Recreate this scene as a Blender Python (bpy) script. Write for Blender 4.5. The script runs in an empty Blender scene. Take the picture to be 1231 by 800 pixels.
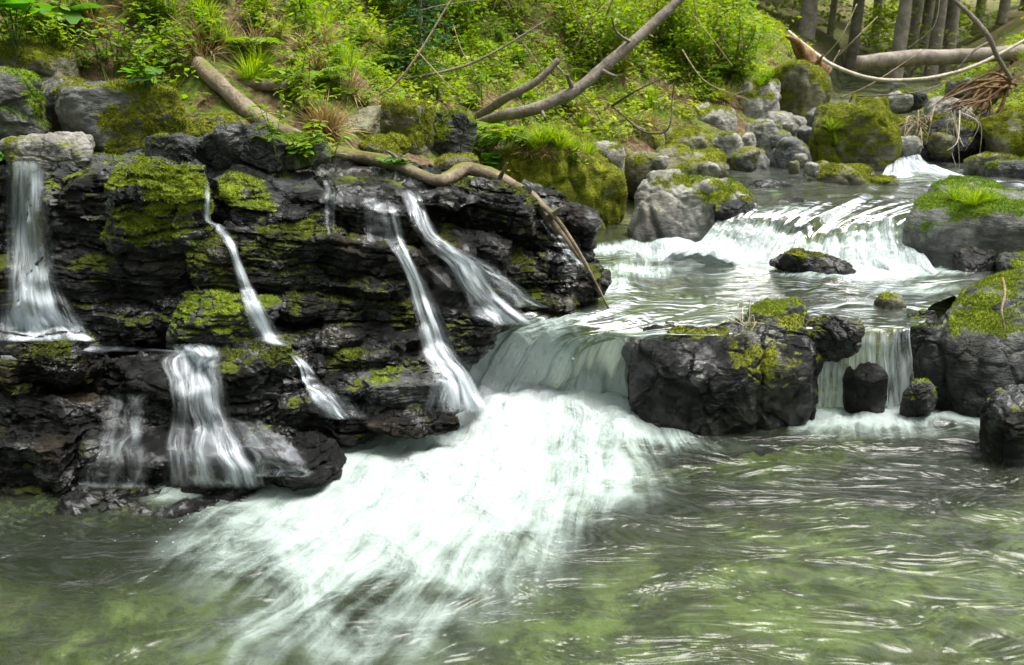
import bpy, math, random
import numpy as np
from mathutils import Vector
from mathutils.bvhtree import BVHTree

# ------------------------------------------------------------------ camera, sky, sun, exposure
sc = bpy.context.scene
C = sc.collection
CAM_H, FPX, PITCH = 1.6, 1065.0, math.radians(17.7)
cam_d = bpy.data.cameras.new('camera'); cam = bpy.data.objects.new('camera', cam_d); C.objects.link(cam)
cam.location = (0, 0, CAM_H); cam.rotation_euler = (math.pi / 2 - PITCH, 0, 0)
cam_d.sensor_width = 36; cam_d.lens = 36 * FPX / 1231; cam_d.clip_end = 500; cam_d.clip_start = 0.05
cam_d.dof.use_dof = True; cam_d.dof.focus_distance = 4.0; cam_d.dof.aperture_fstop = 4.5
sc.camera = cam
SUN_EL, SUN_AZ = math.radians(70), math.radians(88)      # azimuth from +Y towards +X
w = bpy.data.worlds.new('World'); sc.world = w; w.use_nodes = True
nt = w.node_tree; nt.nodes.clear()
sky = nt.nodes.new('ShaderNodeTexSky'); sky.sky_type = 'NISHITA'; sky.sun_disc = False
sky.sun_elevation = SUN_EL; sky.sun_rotation = SUN_AZ; sky.air_density = 1.0; sky.dust_density = 4.0; sky.ozone_density = 1.0
hs = nt.nodes.new('ShaderNodeHueSaturation'); hs.inputs['Saturation'].default_value = 0.35
bg = nt.nodes.new('ShaderNodeBackground'); bg.inputs['Strength'].default_value = 0.15
wo = nt.nodes.new('ShaderNodeOutputWorld')
nt.links.new(sky.outputs[0], hs.inputs['Color']); nt.links.new(hs.outputs[0], bg.inputs['Color']); nt.links.new(bg.outputs[0], wo.inputs[0])
sd = bpy.data.lights.new('sun', 'SUN'); sd.energy = 2.2; sd.angle = math.radians(30); sd.color = (1.0, 0.96, 0.88)
so = bpy.data.objects.new('sun', sd); C.objects.link(so)
sun_dir = Vector((math.sin(SUN_AZ) * math.cos(SUN_EL), math.cos(SUN_AZ) * math.cos(SUN_EL), math.sin(SUN_EL)))
so.rotation_euler = sun_dir.to_track_quat('Z', 'Y').to_euler(); so.location = (0, 0, 20)
vs = sc.view_settings; vs.view_transform = 'Standard'; vs.look = 'None'; vs.exposure = 1.42; vs.gamma = 1.0
sc.cycles.use_denoising = True
sc.cycles.max_bounces = 8; sc.cycles.transparent_max_bounces = 16; sc.cycles.diffuse_bounces = 3
sc.cycles.caustics_reflective = False; sc.cycles.caustics_refractive = False

# ------------------------------------------------------------------ helpers
random.seed(7)
CP, SP = math.cos(PITCH), math.sin(PITCH)
CAM = np.array([0, 0, CAM_H])
def ray(px, py):
    u = (px - 615.5) / FPX; v = (400 - py) / FPX
    return np.array([u, CP + v * SP, -SP + v * CP])
def Py(px, py, Y):
    d = ray(px, py); return CAM + d * (Y / d[1])
def Pz(px, py, z):
    d = ray(px, py); return CAM + d * ((z - CAM_H) / d[2])
def smooth(a, b, x):
    t = np.clip((x - a) / (b - a), 0, 1); return t * t * (3 - 2 * t)

def _h(ix, iy, iz, seed):
    n = (ix.astype(np.int64) * 374761393 + iy.astype(np.int64) * 668265263 + iz.astype(np.int64) * 2147483647 + seed * 1274126177) & 0xffffffff
    n = ((n ^ (n >> 13)) * 1274126177) & 0xffffffff
    n = ((n ^ (n >> 16)) * 2246822519) & 0xffffffff
    return ((n ^ (n >> 15)) & 0xffffff) / float(0xffffff)
def noise(P, s=1.0, seed=0):
    q = np.asarray(P) * s; i = np.floor(q).astype(np.int64); f = q - i; f = f * f * f * (f * (f * 6 - 15) + 10)
    r = 0
    for dx in (0, 1):
        for dy in (0, 1):
            for dz in (0, 1):
                wt = (f[:, 0] if dx else 1 - f[:, 0]) * (f[:, 1] if dy else 1 - f[:, 1]) * (f[:, 2] if dz else 1 - f[:, 2])
                r = r + wt * _h(i[:, 0] + dx, i[:, 1] + dy, i[:, 2] + dz, seed)
    return r * 2 - 1
def fbm(P, s=1.0, seed=0, o=4, g=0.5):
    r, a, t = 0, 1.0, 0
    for k in range(o):
        r = r + a * noise(P, s * 2.03 ** k, seed + k * 17); t += a; a *= g
    return r / t

def worley(P, s, seed):
    q = np.asarray(P) * s; i = np.floor(q).astype(np.int64); f1 = np.full(len(q), 9.0); f2 = f1.copy(); hs = np.zeros(len(q))
    for dx in (-1, 0, 1):
        for dy in (-1, 0, 1):
            for dz in (-1, 0, 1):
                a, b, c = i[:, 0] + dx, i[:, 1] + dy, i[:, 2] + dz
                d = np.sqrt((a + _h(a, b, c, seed) - q[:, 0]) ** 2 + (b + _h(a, b, c, seed + 1) - q[:, 1]) ** 2 + (c + _h(a, b, c, seed + 2) - q[:, 2]) ** 2)
                n = d < f1; f2 = np.where(n, f1, np.minimum(f2, d)); hs = np.where(n, _h(a, b, c, seed + 3), hs); f1 = np.where(n, d, f1)
    return f1, f2, hs
def mk_mesh(name, V, F, attrs=None, uv=None, col=None, smooth_=True):
    me = bpy.data.meshes.new(name)
    V = np.asarray(V, dtype=np.float32); F = np.asarray(F, dtype=np.int32)
    k = F.shape[1]
    me.vertices.add(len(V)); me.vertices.foreach_set('co', V.ravel())
    me.loops.add(F.size); me.loops.foreach_set('vertex_index', F.ravel())
    me.polygons.add(len(F)); me.polygons.foreach_set('loop_start', np.arange(0, F.size, k, dtype=np.int32))
    try: me.polygons.foreach_set('loop_total', np.full(len(F), k, dtype=np.int32))
    except Exception: pass
    me.polygons.foreach_set('use_smooth', np.full(len(F), smooth_, dtype=bool))
    for n, a in (attrs or {}).items():
        at = me.attributes.new(n, 'FLOAT', 'POINT'); at.data.foreach_set('value', np.asarray(a, dtype=np.float32))
    if col is not None:
        at = me.attributes.new('tint', 'FLOAT_COLOR', 'POINT')
        at.data.foreach_set('color', np.concatenate([col, np.ones((len(col), 1))], 1).astype(np.float32).ravel())
    if uv is not None:
        l = me.uv_layers.new(name='flow'); l.data.foreach_set('uv', np.asarray(uv, dtype=np.float32)[F.ravel()].ravel())
    me.update(); me.validate(); return me
def link(name, me, mat, parent=None, loc=None):
    o = bpy.data.objects.new(name, me); C.objects.link(o)
    if mat is not None: me.materials.append(mat)
    if parent is not None: o.parent = parent
    if loc is not None: o.location = loc
    return o
def empty(name, loc):
    o = bpy.data.objects.new(name, None); C.objects.link(o); o.location = loc; o.empty_display_size = 0.05; return o
def tag(o, label=None, cat=None, group=None, kind=None):
    if label: o['label'] = label
    if cat: o['category'] = cat
    if group: o['group'] = group
    if kind: o['kind'] = kind
    return o
def copy_tree(o, parent=None):
    c = o.copy(); C.objects.link(c); c.parent = parent
    for ch in list(o.children): copy_tree(ch, c)
    return c

# ------------------------------------------------------------------ materials
class NT:
    def __init__(s, name):
        s.m = bpy.data.materials.new(name); s.m.use_nodes = True; s.t = s.m.node_tree; s.t.nodes.clear()
    def n(s, typ, ins=None, **props):
        d = s.t.nodes.new('ShaderNode' + typ)
        for k, v in props.items(): setattr(d, k, v)
        for k, v in (ins or {}).items():
            if isinstance(v, bpy.types.NodeSocket): s.t.links.new(v, d.inputs[k])
            else: d.inputs[k].default_value = v
        return d
    def math(s, op, a, b=0.0, c=None, clamp=False):
        i = {0: a, 1: b}
        if c is not None: i[2] = c
        return s.n('Math', i, operation=op, use_clamp=clamp).outputs[0]
    def noise(s, vec, scale, detail=4.0, rough=0.55, dist=0.0):
        return s.n('TexNoise', {'Vector': vec, 'Scale': scale, 'Detail': detail, 'Roughness': rough, 'Distortion': dist}).outputs[0]
    def mix(s, f, a, b):
        d = s.t.nodes.new('ShaderNodeMix'); d.data_type = 'RGBA'
        for k, v in ((0, f), (6, a), (7, b)):
            if isinstance(v, bpy.types.NodeSocket): s.t.links.new(v, d.inputs[k])
            else: d.inputs[k].default_value = v if k == 0 else (*v, 1)
        return d.outputs[2]
    def sstep(s, x, a, b):
        return s.n('MapRange', {'Value': x, 'From Min': a, 'From Max': b}, interpolation_type='SMOOTHSTEP').outputs[0]
    def attr(s, name, out='Fac'): return s.n('Attribute', attribute_name=name).outputs[out]
    def pos(s): return s.n('NewGeometry').outputs['Position']
    def bump(s, h, strength, dist, normal=None):
        i = {'Height': h, 'Strength': strength, 'Distance': dist}
        if normal is not None: i['Normal'] = normal
        return s.n('Bump', i).outputs[0]
    def mapping(s, vec, scale, rot=(0, 0, 0)): return s.n('Mapping', {'Vector': vec, 'Scale': scale, 'Rotation': rot}).outputs[0]
    def out(s, sh): s.n('OutputMaterial', {'Surface': sh}); return s.m

MOSS_A, MOSS_B, MOSS_C = (0.095, 0.110, 0.009), (0.20, 0.22, 0.012), (0.060, 0.150, 0.010)
def rock_mat(name, ca, cb, lichen=0.3, rough=0.75, lich_col=(0.36, 0.37, 0.33), wet_all=0.0, brown=0.2, mossy=(MOSS_A, MOSS_B)):
    t = NT(name); p = t.pos()
    n1 = t.noise(p, 5.0, 8, 0.62, 0.3); n2 = t.noise(p, 23.0, 6, 0.65); n3 = t.noise(t.mapping(p, (1, 1, 3.2), (0.15, 0.1, 0)), 9.0, 8, 0.7, 0.4)
    base = t.mix(t.sstep(n1, 0.35, 0.65), ca, cb)
    base = t.mix(t.math('MULTIPLY', t.sstep(n2, 0.45, 0.75), 0.5), base, tuple(x * 0.45 for x in ca))
    base = t.mix(t.math('MULTIPLY', t.sstep(t.noise(p, 3.1, 5), 0.52, 0.7), brown), base, (0.075, 0.05, 0.022))
    ln = t.noise(p, 11.0, 7, 0.7)
    base = t.mix(t.math('MULTIPLY', t.sstep(ln, 0.50, 0.60), lichen), base, lich_col)
    wet = t.math('MAXIMUM', t.attr('wet'), wet_all)
    base = t.mix(t.math('MULTIPLY', wet, 0.95), base, t.n('VectorMath', {0: base, 3: 0.30}, operation='SCALE').outputs[0])
    ms = t.math('ADD', t.attr('moss'), t.math('MULTIPLY', t.math('SUBTRACT', t.noise(p, 34.0, 5, 0.7), 0.5), 0.9))
    mf = t.sstep(ms, 0.34, 0.68)
    mc = t.mix(t.sstep(t.noise(p, 9.0, 5, 0.6), 0.35, 0.68), mossy[0], mossy[1])
    mc = t.mix(t.math('MULTIPLY', t.sstep(t.noise(p, 60.0, 3), 0.5, 0.72), 0.6), mc, (0.03, 0.03, 0.008))
    col = t.mix(mf, base, mc)
    r = t.math('SUBTRACT', rough, t.math('MULTIPLY', wet, rough - 0.14)); r = t.math('ADD', r, t.math('MULTIPLY', t.math('SUBTRACT', n1, 0.45), 0.7)); r = t.math('MAXIMUM', r, 0.09)
    r = t.math('MAXIMUM', r, t.math('MULTIPLY', mf, 0.95))
    b1 = t.bump(n3, 0.8, 0.045); b2 = t.bump(n2, t.math('SUBTRACT', 0.8, t.math('MULTIPLY', wet, 0.35)), 0.014, b1)
    b3 = t.bump(t.noise(p, 85.0, 4, 0.7), t.math('ADD', t.math('SUBTRACT', 0.45, t.math('MULTIPLY', wet, 0.35)), t.math('MULTIPLY', mf, 0.6)), 0.006, b2)
    sp = t.math('ADD', 0.2, t.math('MULTIPLY', wet, 0.0))
    film = t.math('MULTIPLY', t.math('MULTIPLY', wet, t.math('SUBTRACT', 1.0, mf)), t.sstep(t.noise(p, 5.0, 4, 0.6), 0.47, 0.60))
    return t.out(t.n('BsdfPrincipled', {'Base Color': col, 'Roughness': r, 'Normal': b3, 'Specular IOR Level': sp, 'Coat Weight': film, 'Coat Roughness': 0.06, 'Coat IOR': 1.5, 'Coat Normal': t.bump(n3, 0.35, 0.04)}).outputs[0])
ROCK = {
    'ledge': rock_mat('wet_dark_schist', (0.009, 0.010, 0.010), (0.024, 0.024, 0.022), 0.10, 0.55, (0.13, 0.13, 0.12), 0.15, 0.55, ((0.030, 0.040, 0.005), (0.095, 0.115, 0.008))),
    'black': rock_mat('wet_black_rock', (0.009, 0.010, 0.010), (0.024, 0.024, 0.023), 0.08, 0.55, (0.14, 0.16, 0.15), 0.2, 0.4),
    'grey': rock_mat('grey_rock', (0.085, 0.09, 0.09), (0.17, 0.17, 0.165), 0.35, 0.75),
    'dark': rock_mat('dark_grey_rock', (0.030, 0.032, 0.034), (0.075, 0.076, 0.075), 0.2, 0.6, (0.25, 0.26, 0.24), mossy=((0.08, 0.12, 0.009), (0.18, 0.23, 0.012))),
    'pale': rock_mat('pale_lichen_rock', (0.17, 0.165, 0.145), (0.30, 0.29, 0.26), 0.55, 0.8, (0.47, 0.47, 0.43)),
    'olive': rock_mat('mossy_rock', (0.11, 0.105, 0.055), (0.20, 0.19, 0.12), 0.35, 0.8, (0.32, 0.33, 0.27)),
    'bright': rock_mat('bright_moss_rock', (0.10, 0.10, 0.095), (0.19, 0.19, 0.18), 0.4, 0.75, mossy=((0.07, 0.14, 0.010), (0.15, 0.22, 0.012))),
    'brown': rock_mat('brown_stream_rock', (0.10, 0.07, 0.035), (0.16, 0.11, 0.055), 0.1, 0.5, (0.16, 0.13, 0.07), 0.7),
}
def leaf_mat(name, trans=0.52, rough=0.5):
    t = NT(name); c = t.attr('tint', 'Color')
    d = t.n('BsdfPrincipled', {'Base Color': c, 'Roughness': rough, 'Specular IOR Level': 0.3}).outputs[0]
    tr = t.n('BsdfTranslucent', {'Color': t.n('HueSaturation', {'Color': c, 'Value': 1.25, 'Saturation': 1.1}).outputs[0]}).outputs[0]
    return t.out(t.n('MixShader', {0: trans, 1: d, 2: tr}).outputs[0])
M_LEAF = leaf_mat('leaf'); M_MOSS = leaf_mat('moss_fuzz', 0.3, 0.8); M_DRY = leaf_mat('dry_grass', 0.25, 0.8)
def bark_mat(name, ca, cb, moss=0.0, scale=1.0):
    t = NT(name); p = t.pos()
    n1 = t.noise(p, 14 * scale, 8, 0.65, 0.5); n2 = t.noise(p, 55 * scale, 5, 0.7)
    b = t.mix(t.sstep(n1, 0.35, 0.65), ca, cb)
    b = t.mix(t.math('MULTIPLY', t.sstep(n2, 0.5, 0.7), 0.6), b, tuple(x * 0.35 for x in ca))
    nz = t.n('SeparateXYZ', {0: t.n('NewGeometry').outputs['Normal']}).outputs[2]
    mf = t.sstep(t.math('ADD', nz, t.math('MULTIPLY', t.noise(p, 6, 5), 1.6)), 1.9 - moss, 2.2 - moss)
    b = t.mix(mf, b, (0.11, 0.12, 0.012))
    bn = t.bump(n2, 0.7, 0.008, t.bump(n1, 0.7, 0.02))
    return t.out(t.n('BsdfPrincipled', {'Base Color': b, 'Roughness': 0.85, 'Normal': bn, 'Specular IOR Level': 0.25}).outputs[0])
M_BARK = bark_mat('grey_bark', (0.13, 0.11, 0.085), (0.23, 0.20, 0.165))
M_BARK_MOSSY = bark_mat('mossy_bark', (0.15, 0.12, 0.085), (0.26, 0.21, 0.15), 0.62)
M_TRUNK = bark_mat('forest_bark', (0.20, 0.165, 0.135), (0.36, 0.31, 0.26), 0.0, 0.5)
M_PALE = bark_mat('bleached_wood', (0.42, 0.37, 0.29), (0.58, 0.53, 0.44))
M_ROOT = bark_mat('rotten_wood', (0.14, 0.075, 0.035), (0.26, 0.16, 0.085))
M_TWIG = bark_mat('dry_twig', (0.22, 0.16, 0.10), (0.36, 0.29, 0.20))
M_DARKTWIG = bark_mat('dark_twig', (0.05, 0.04, 0.03), (0.10, 0.08, 0.06))

def ground_mat():
    t = NT('forest_soil'); p = t.pos()
    n1 = t.noise(p, 2.2, 7, 0.65); n2 = t.noise(p, 28, 6, 0.7); n3 = t.noise(p, 7, 6, 0.6)
    soil = t.mix(t.sstep(n2, 0.35, 0.7), (0.055, 0.036, 0.018), (0.20, 0.14, 0.08))
    grn = t.mix(t.sstep(n2, 0.35, 0.65), (0.05, 0.075, 0.012), (0.14, 0.18, 0.022))
    c = t.mix(t.sstep(t.math('ADD', n1, t.math('MULTIPLY', t.math('SUBTRACT', n3, 0.5), 0.8)), 0.44, 0.60), soil, grn)
    bed = t.mix(t.sstep(n3, 0.38, 0.62), (0.050, 0.056, 0.020), (0.18, 0.205, 0.085))
    bed = t.mix(t.math('MULTIPLY', t.sstep(t.noise(p, 3.5, 5), 0.5, 0.66), 0.8), bed, (0.05, 0.04, 0.018))
    bed = t.mix(t.math('MULTIPLY', t.sstep(t.noise(p, 1.9, 4, 0.6, 0.5), 0.50, 0.60), 0.8), bed, (0.030, 0.030, 0.016))
    c = t.mix(t.attr('bed'), c, bed)
    bn = t.bump(n2, 0.8, 0.02, t.bump(n3, 0.6, 0.05))
    return t.out(t.n('BsdfPrincipled', {'Base Color': c, 'Roughness': 0.9, 'Normal': bn, 'Specular IOR Level': 0.2}).outputs[0])
M_GROUND = ground_mat()

def water_mat(name, tint=(0.76, 0.86, 0.68), sx=0.85, sy=12.0, ripple=1.0, falls=False, body=0.12, gloss=0.13, sheen=1.0):
    t = NT(name); p = t.pos(); uv = t.n('UVMap', uv_map='flow').outputs[0]; foam = t.attr('foam')
    st = t.noise(t.mapping(uv, (sx, sy, 1)), 1.0, 5, 0.55, 0.0)
    st2 = t.noise(t.mapping(uv, (sx * 2.2, sy * 3.4, 1)), 1.0, 4, 0.55, 0.0)
    iso = t.noise(p, 5.5, 5, 0.6, 0.3)
    mixn = t.math('ADD', t.math('MULTIPLY', t.math('SUBTRACT', st, 0.5), 0.85), t.math('MULTIPLY', t.math('SUBTRACT', st2, 0.5), 0.7))
    if not falls: mixn = t.math('ADD', mixn, t.math('MULTIPLY', t.math('SUBTRACT', iso, 0.5), 1.0))
    f = t.math('ADD', foam, t.math('MULTIPLY', mixn, t.math('MULTIPLY', t.sstep(foam, 0.02, 0.35), 1.0 if not falls else 1.5)))
    rip = t.noise(t.mapping(p, (1.2, 3.0, 2.2), (0, 0, 0.25)), 1.9, 3, 0.5, 1.5)
    rip2 = t.noise(t.mapping(uv, (sx * 1.6, sy * 0.7, 1)), 1.0, 4, 0.6, 0.6)
    nb = t.bump(rip, 0.8 * ripple, 0.075); nb = t.bump(rip2, 0.3 * ripple, 0.02, nb)
    fr = t.n('Fresnel', {'IOR': 1.33, 'Normal': nb}).outputs[0]
    tr = t.n('BsdfTransparent', {'Color': (*tint, 1)}).outputs[0]
    if body > 0:
        tr = t.n('MixShader', {0: body, 1: tr, 2: t.n('BsdfDiffuse', {'Color': (0.11, 0.15, 0.08, 1)}).outputs[0]}).outputs[0]
    gl = t.n('BsdfGlossy', {'Color': (1, 1, 1, 1), 'Roughness': gloss, 'Normal': nb}).outputs[0]
    clear = t.n('MixShader', {0: t.math('MULTIPLY', fr, sheen), 1: tr, 2: gl}).outputs[0]
    fb = t.bump(iso, 0.9, 0.07, t.bump(st2, 0.5, 0.02, t.bump(st, 0.6, 0.05)))
    aer = t.n('BsdfDiffuse', {'Color': (0.37, 0.45, 0.42, 1), 'Normal': fb}).outputs[0]
    wh_d = t.n('BsdfDiffuse', {'Color': (0.49, 0.54, 0.56, 1), 'Normal': fb}).outputs[0]
    wh_t = t.n('BsdfTranslucent', {'Color': (0.49, 0.54, 0.56, 1)}).outputs[0]
    wh = t.n('MixShader', {0: 0.3, 1: wh_d, 2: wh_t}).outputs[0]
    if falls:
        s = t.n('MixShader', {0: t.math('MULTIPLY', t.sstep(f, 0.12, 0.95), 0.93), 1: clear, 2: wh}).outputs[0]
    else:
        s = t.n('MixShader', {0: t.math('MULTIPLY', t.sstep(f, 0.05, 0.6), 0.72), 1: clear, 2: aer}).outputs[0]
        s = t.n('MixShader', {0: t.sstep(f, 0.32, 1.15), 1: s, 2: wh}).outputs[0]
    return t.out(s)
M_POOL = water_mat('pool_water', ripple=1.25, gloss=0.27, body=0.08); M_STREAM = water_mat('stream_water', (0.66, 0.72, 0.52), 2.2, 22.0, 0.4, gloss=0.19, body=.12, sheen=0.7)
def fall_mat():
    t = NT('falling_water'); uv = t.n('UVMap', uv_map='flow').outputs[0]; foam = t.attr('foam')
    a = t.noise(t.mapping(uv, (2.0, 26, 1)), 1.0, 3, 0.5, 0.15); b = t.noise(t.mapping(uv, (4.5, 80, 1)), 1.0, 3, 0.55, 0.1); c = t.noise(t.mapping(uv, (9, 14, 1)), 1.0, 3, 0.5)
    k = t.math('ADD', t.math('MULTIPLY', t.sstep(a, 0.30, 0.68), 0.95), t.math('MULTIPLY', t.sstep(b, 0.36, 0.66), 0.55))
    k = t.math('ADD', k, t.math('MULTIPLY', t.math('SUBTRACT', c, 0.5), 0.8)); al = t.math('MULTIPLY', foam, t.math('ADD', k, 0.22))
    al = t.math('MULTIPLY', t.sstep(al, 0.03, 1.15), 0.9)
    nb = t.bump(a, 0.5, 0.03)
    wd = t.n('BsdfDiffuse', {'Color': (0.66, 0.72, 0.78, 1), 'Normal': nb}).outputs[0]; wt = t.n('BsdfTranslucent', {'Color': (0.66, 0.72, 0.78, 1)}).outputs[0]
    wh = t.n('MixShader', {0: 0.35, 1: wd, 2: wt}).outputs[0]
    fr = t.math('MULTIPLY', t.n('Fresnel', {'IOR': 1.33, 'Normal': nb}).outputs[0], t.math('MULTIPLY', t.sstep(foam, 0.02, 0.4), 0.35))
    cl = t.n('MixShader', {0: fr, 1: t.n('BsdfTransparent', {'Color': (1, 1, 1, 1)}).outputs[0], 2: t.n('BsdfGlossy', {'Roughness': 0.25, 'Normal': nb}).outputs[0]}).outputs[0]
    return t.out(t.n('MixShader', {0: al, 1: cl, 2: wh}).outputs[0])
M_FALL = fall_mat()

# ------------------------------------------------------------------ terrain
FOOT = np.array([(-60, 4.6, 1.6), (-8, 4.1, 1.25), (-2.4, 4.25, 1.12), (-1.4, 4.35, 1.06), (-0.8, 4.55, 1.0), (-0.2, 5.1, .85), (.2, 5.9, .6), (.75, 6.6, .62),
                 (1.6, 7.4, .72), (2.5, 8.4, .88), (3.3, 10, 1.15), (4.2, 13, 1.45), (7, 20, 1.8), (16, 40, 3.0), (40, 90, 6)])
EDGE = np.array([(-60, 3.6), (-2.0, 3.7), (-1.3, 3.75), (-0.8, 3.9), (-0.3, 4.05), (.15, 4.2), (.2, 4.7), (-.1, 5.2)])
def signed(pl, x, y):
    best = np.full(x.shape, 1e9); sg = np.zeros(x.shape); zf = np.zeros(x.shape)
    for a, b in zip(pl[:-1], pl[1:]):
        d = b[:2] - a[:2]; L = d @ d
        t = np.clip(((x - a[0]) * d[0] + (y - a[1]) * d[1]) / L, 0, 1)
        qx, qy = x - a[0] - t * d[0], y - a[1] - t * d[1]; dd = np.hypot(qx, qy)
        m = dd < best; best = np.where(m, dd, best)
        sg = np.where(m, np.sign(d[0] * (y - a[1]) - d[1] * (x - a[0])), sg)
        if pl.shape[1] > 2: zf = np.where(m, a[2] + t * (b[2] - a[2]), zf)
    return best * sg, zf
def terrain(x, y, rough=True):
    s, zf = signed(FOOT, x, y)
    P = np.stack([x, y, np.zeros_like(x)], 1)
    n1 = fbm(P, 0.9, 3, 4); n2 = fbm(P, 3.2, 9, 4)
    # stream bed in steps
    wz = 0.42 * smooth(4.15, 4.45, y) - 0.06 * smooth(3.6, 4.0, y) * smooth(1.2, .6, x) + 0.26 * smooth(5.0, 5.3, y) + 0.13 * smooth(7.2, 7.5, y) + 0.05 * np.maximum(y - 8, 0)
    dep = 0.42 - 0.2 * smooth(4.2, 4.6, y)
    bed = wz - dep + 0.05 * n2 + 0.05 * n1
    xr = np.interp(y, [-5, 2, 3.2, 3.8, 4.6, 6, 7.5, 9, 11, 14, 30], [3.6, 3.0, 2.6, 2.3, 2.7, 3.6, 4.0, 4.4, 5.2, 6.5, 14])
    xl = np.interp(y, [-5, 1.5, 3], [-3.2, -2.8, -3.5])
    rb = np.maximum(x - xr, 0); bed = bed + np.minimum(rb * 0.75, 1.1 + 0.04 * rb)
    bed = bed + np.where(y < 3.2, np.minimum(np.maximum(xl - x, 0) * 0.6, 1.2), 0)
    bed = bed + np.maximum(-1.0 - y, 0) * 0.25
    # ledge plateau (hidden below the slabs)
    se, _ = signed(EDGE, x, y)
    plate = smooth(0.0, 0.30, se) * smooth(0.3, -0.05, x)
    ztop = np.interp(x, [-3, -1.2, -.4, .2], [.93, .90, .78, .42])
    bed = bed * (1 - plate) + ztop * plate
    # near-camera left: shallow brown shelf under the falls
    shelf = smooth(2.5, 3.2, y) * smooth(-0.6, -1.3, x); bed = np.where(y < 3.5, bed * (1 - shelf) + np.maximum(bed, -0.16) * shelf, bed)
    sl = 0.62 * np.minimum(s, 4) + 0.42 * np.clip(s - 4, 0, 14) + 0.2 * np.maximum(s - 18, 0)
    flat = smooth(3.4, 6.0, x + 0 * y) * smooth(9, 11.5, y)
    bank = zf + sl * (1 - 0.45 * flat) + np.where(rough, 1, 0) * (0.16 * n1 + 0.07 * n2) * smooth(0, 0.5, s)
    k = smooth(-0.30, 0.05, s)
    z = bed * (1 - k) + bank * k
    bedm = (1 - smooth(-0.15, 0.02, s)) * (1 - smooth(0.15, 0.5, rb))
    return z, bedm
def hgt(x, y):
    return terrain(np.atleast_1d(np.asarray(x, float)), np.atleast_1d(np.asarray(y, float)))[0]
gx = np.concatenate([np.linspace(-80, -6, 26)[:-1], np.linspace(-6, -3, 30)[:-1], np.linspace(-3, 5, 210)[:-1], np.linspace(5, 12, 50)[:-1], np.linspace(12, 90, 30)])
gy = np.concatenate([np.linspace(-40, 0.5, 24)[:-1], np.linspace(0.5, 3, 50)[:-1], np.linspace(3, 10, 210)[:-1], np.linspace(10, 20, 70)[:-1], np.linspace(20, 130, 40)])
GX, GY = np.meshgrid(gx, gy); GZ, GB = terrain(GX.ravel(), GY.ravel())
TV = np.stack([GX.ravel(), GY.ravel(), GZ], 1)
def grid_faces(ny, nx):
    i = np.arange(ny - 1)[:, None] * nx + np.arange(nx - 1)[None, :]
    return np.stack([i, i + 1, i + nx + 1, i + nx], -1).reshape(-1, 4)
TF = grid_faces(len(gy), len(gx))
tag(link('ground', mk_mesh('ground', TV, TF, {'bed': GB}), M_GROUND), 'sloping forest floor and olive green stream bed', kind='structure')

# ------------------------------------------------------------------ rocks
import bmesh
_ico = {}
def ico(n):
    if n not in _ico:
        bm = bmesh.new(); bmesh.ops.create_icosphere(bm, subdivisions=n, radius=1); bm.verts.ensure_lookup_table()
        _ico[n] = (np.array([v.co[:] for v in bm.verts]), np.array([[v.index for v in f.verts] for f in bm.faces])); bm.free()
    return _ico[n]
def vnormals(V, F):
    fn = np.cross(V[F[:, 1]] - V[F[:, 0]], V[F[:, 2]] - V[F[:, 0]]); N = np.zeros_like(V)
    for k in range(3): np.add.at(N, F[:, k], fn)
    return N / np.maximum(np.linalg.norm(N, axis=1, keepdims=True), 1e-12)
BV, BF, BN = [], [], [0]            # everything solid, for placing falls and plants on it
LV, LF, LN = [], [], [0]            # the ledge alone
def bvh_add(V, F, ledge=False):
    BV.append(V); BF.append(F + BN[0]); BN[0] += len(V)
    if ledge: LV.append(V); LF.append(F + LN[0]); LN[0] += len(V)
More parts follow.
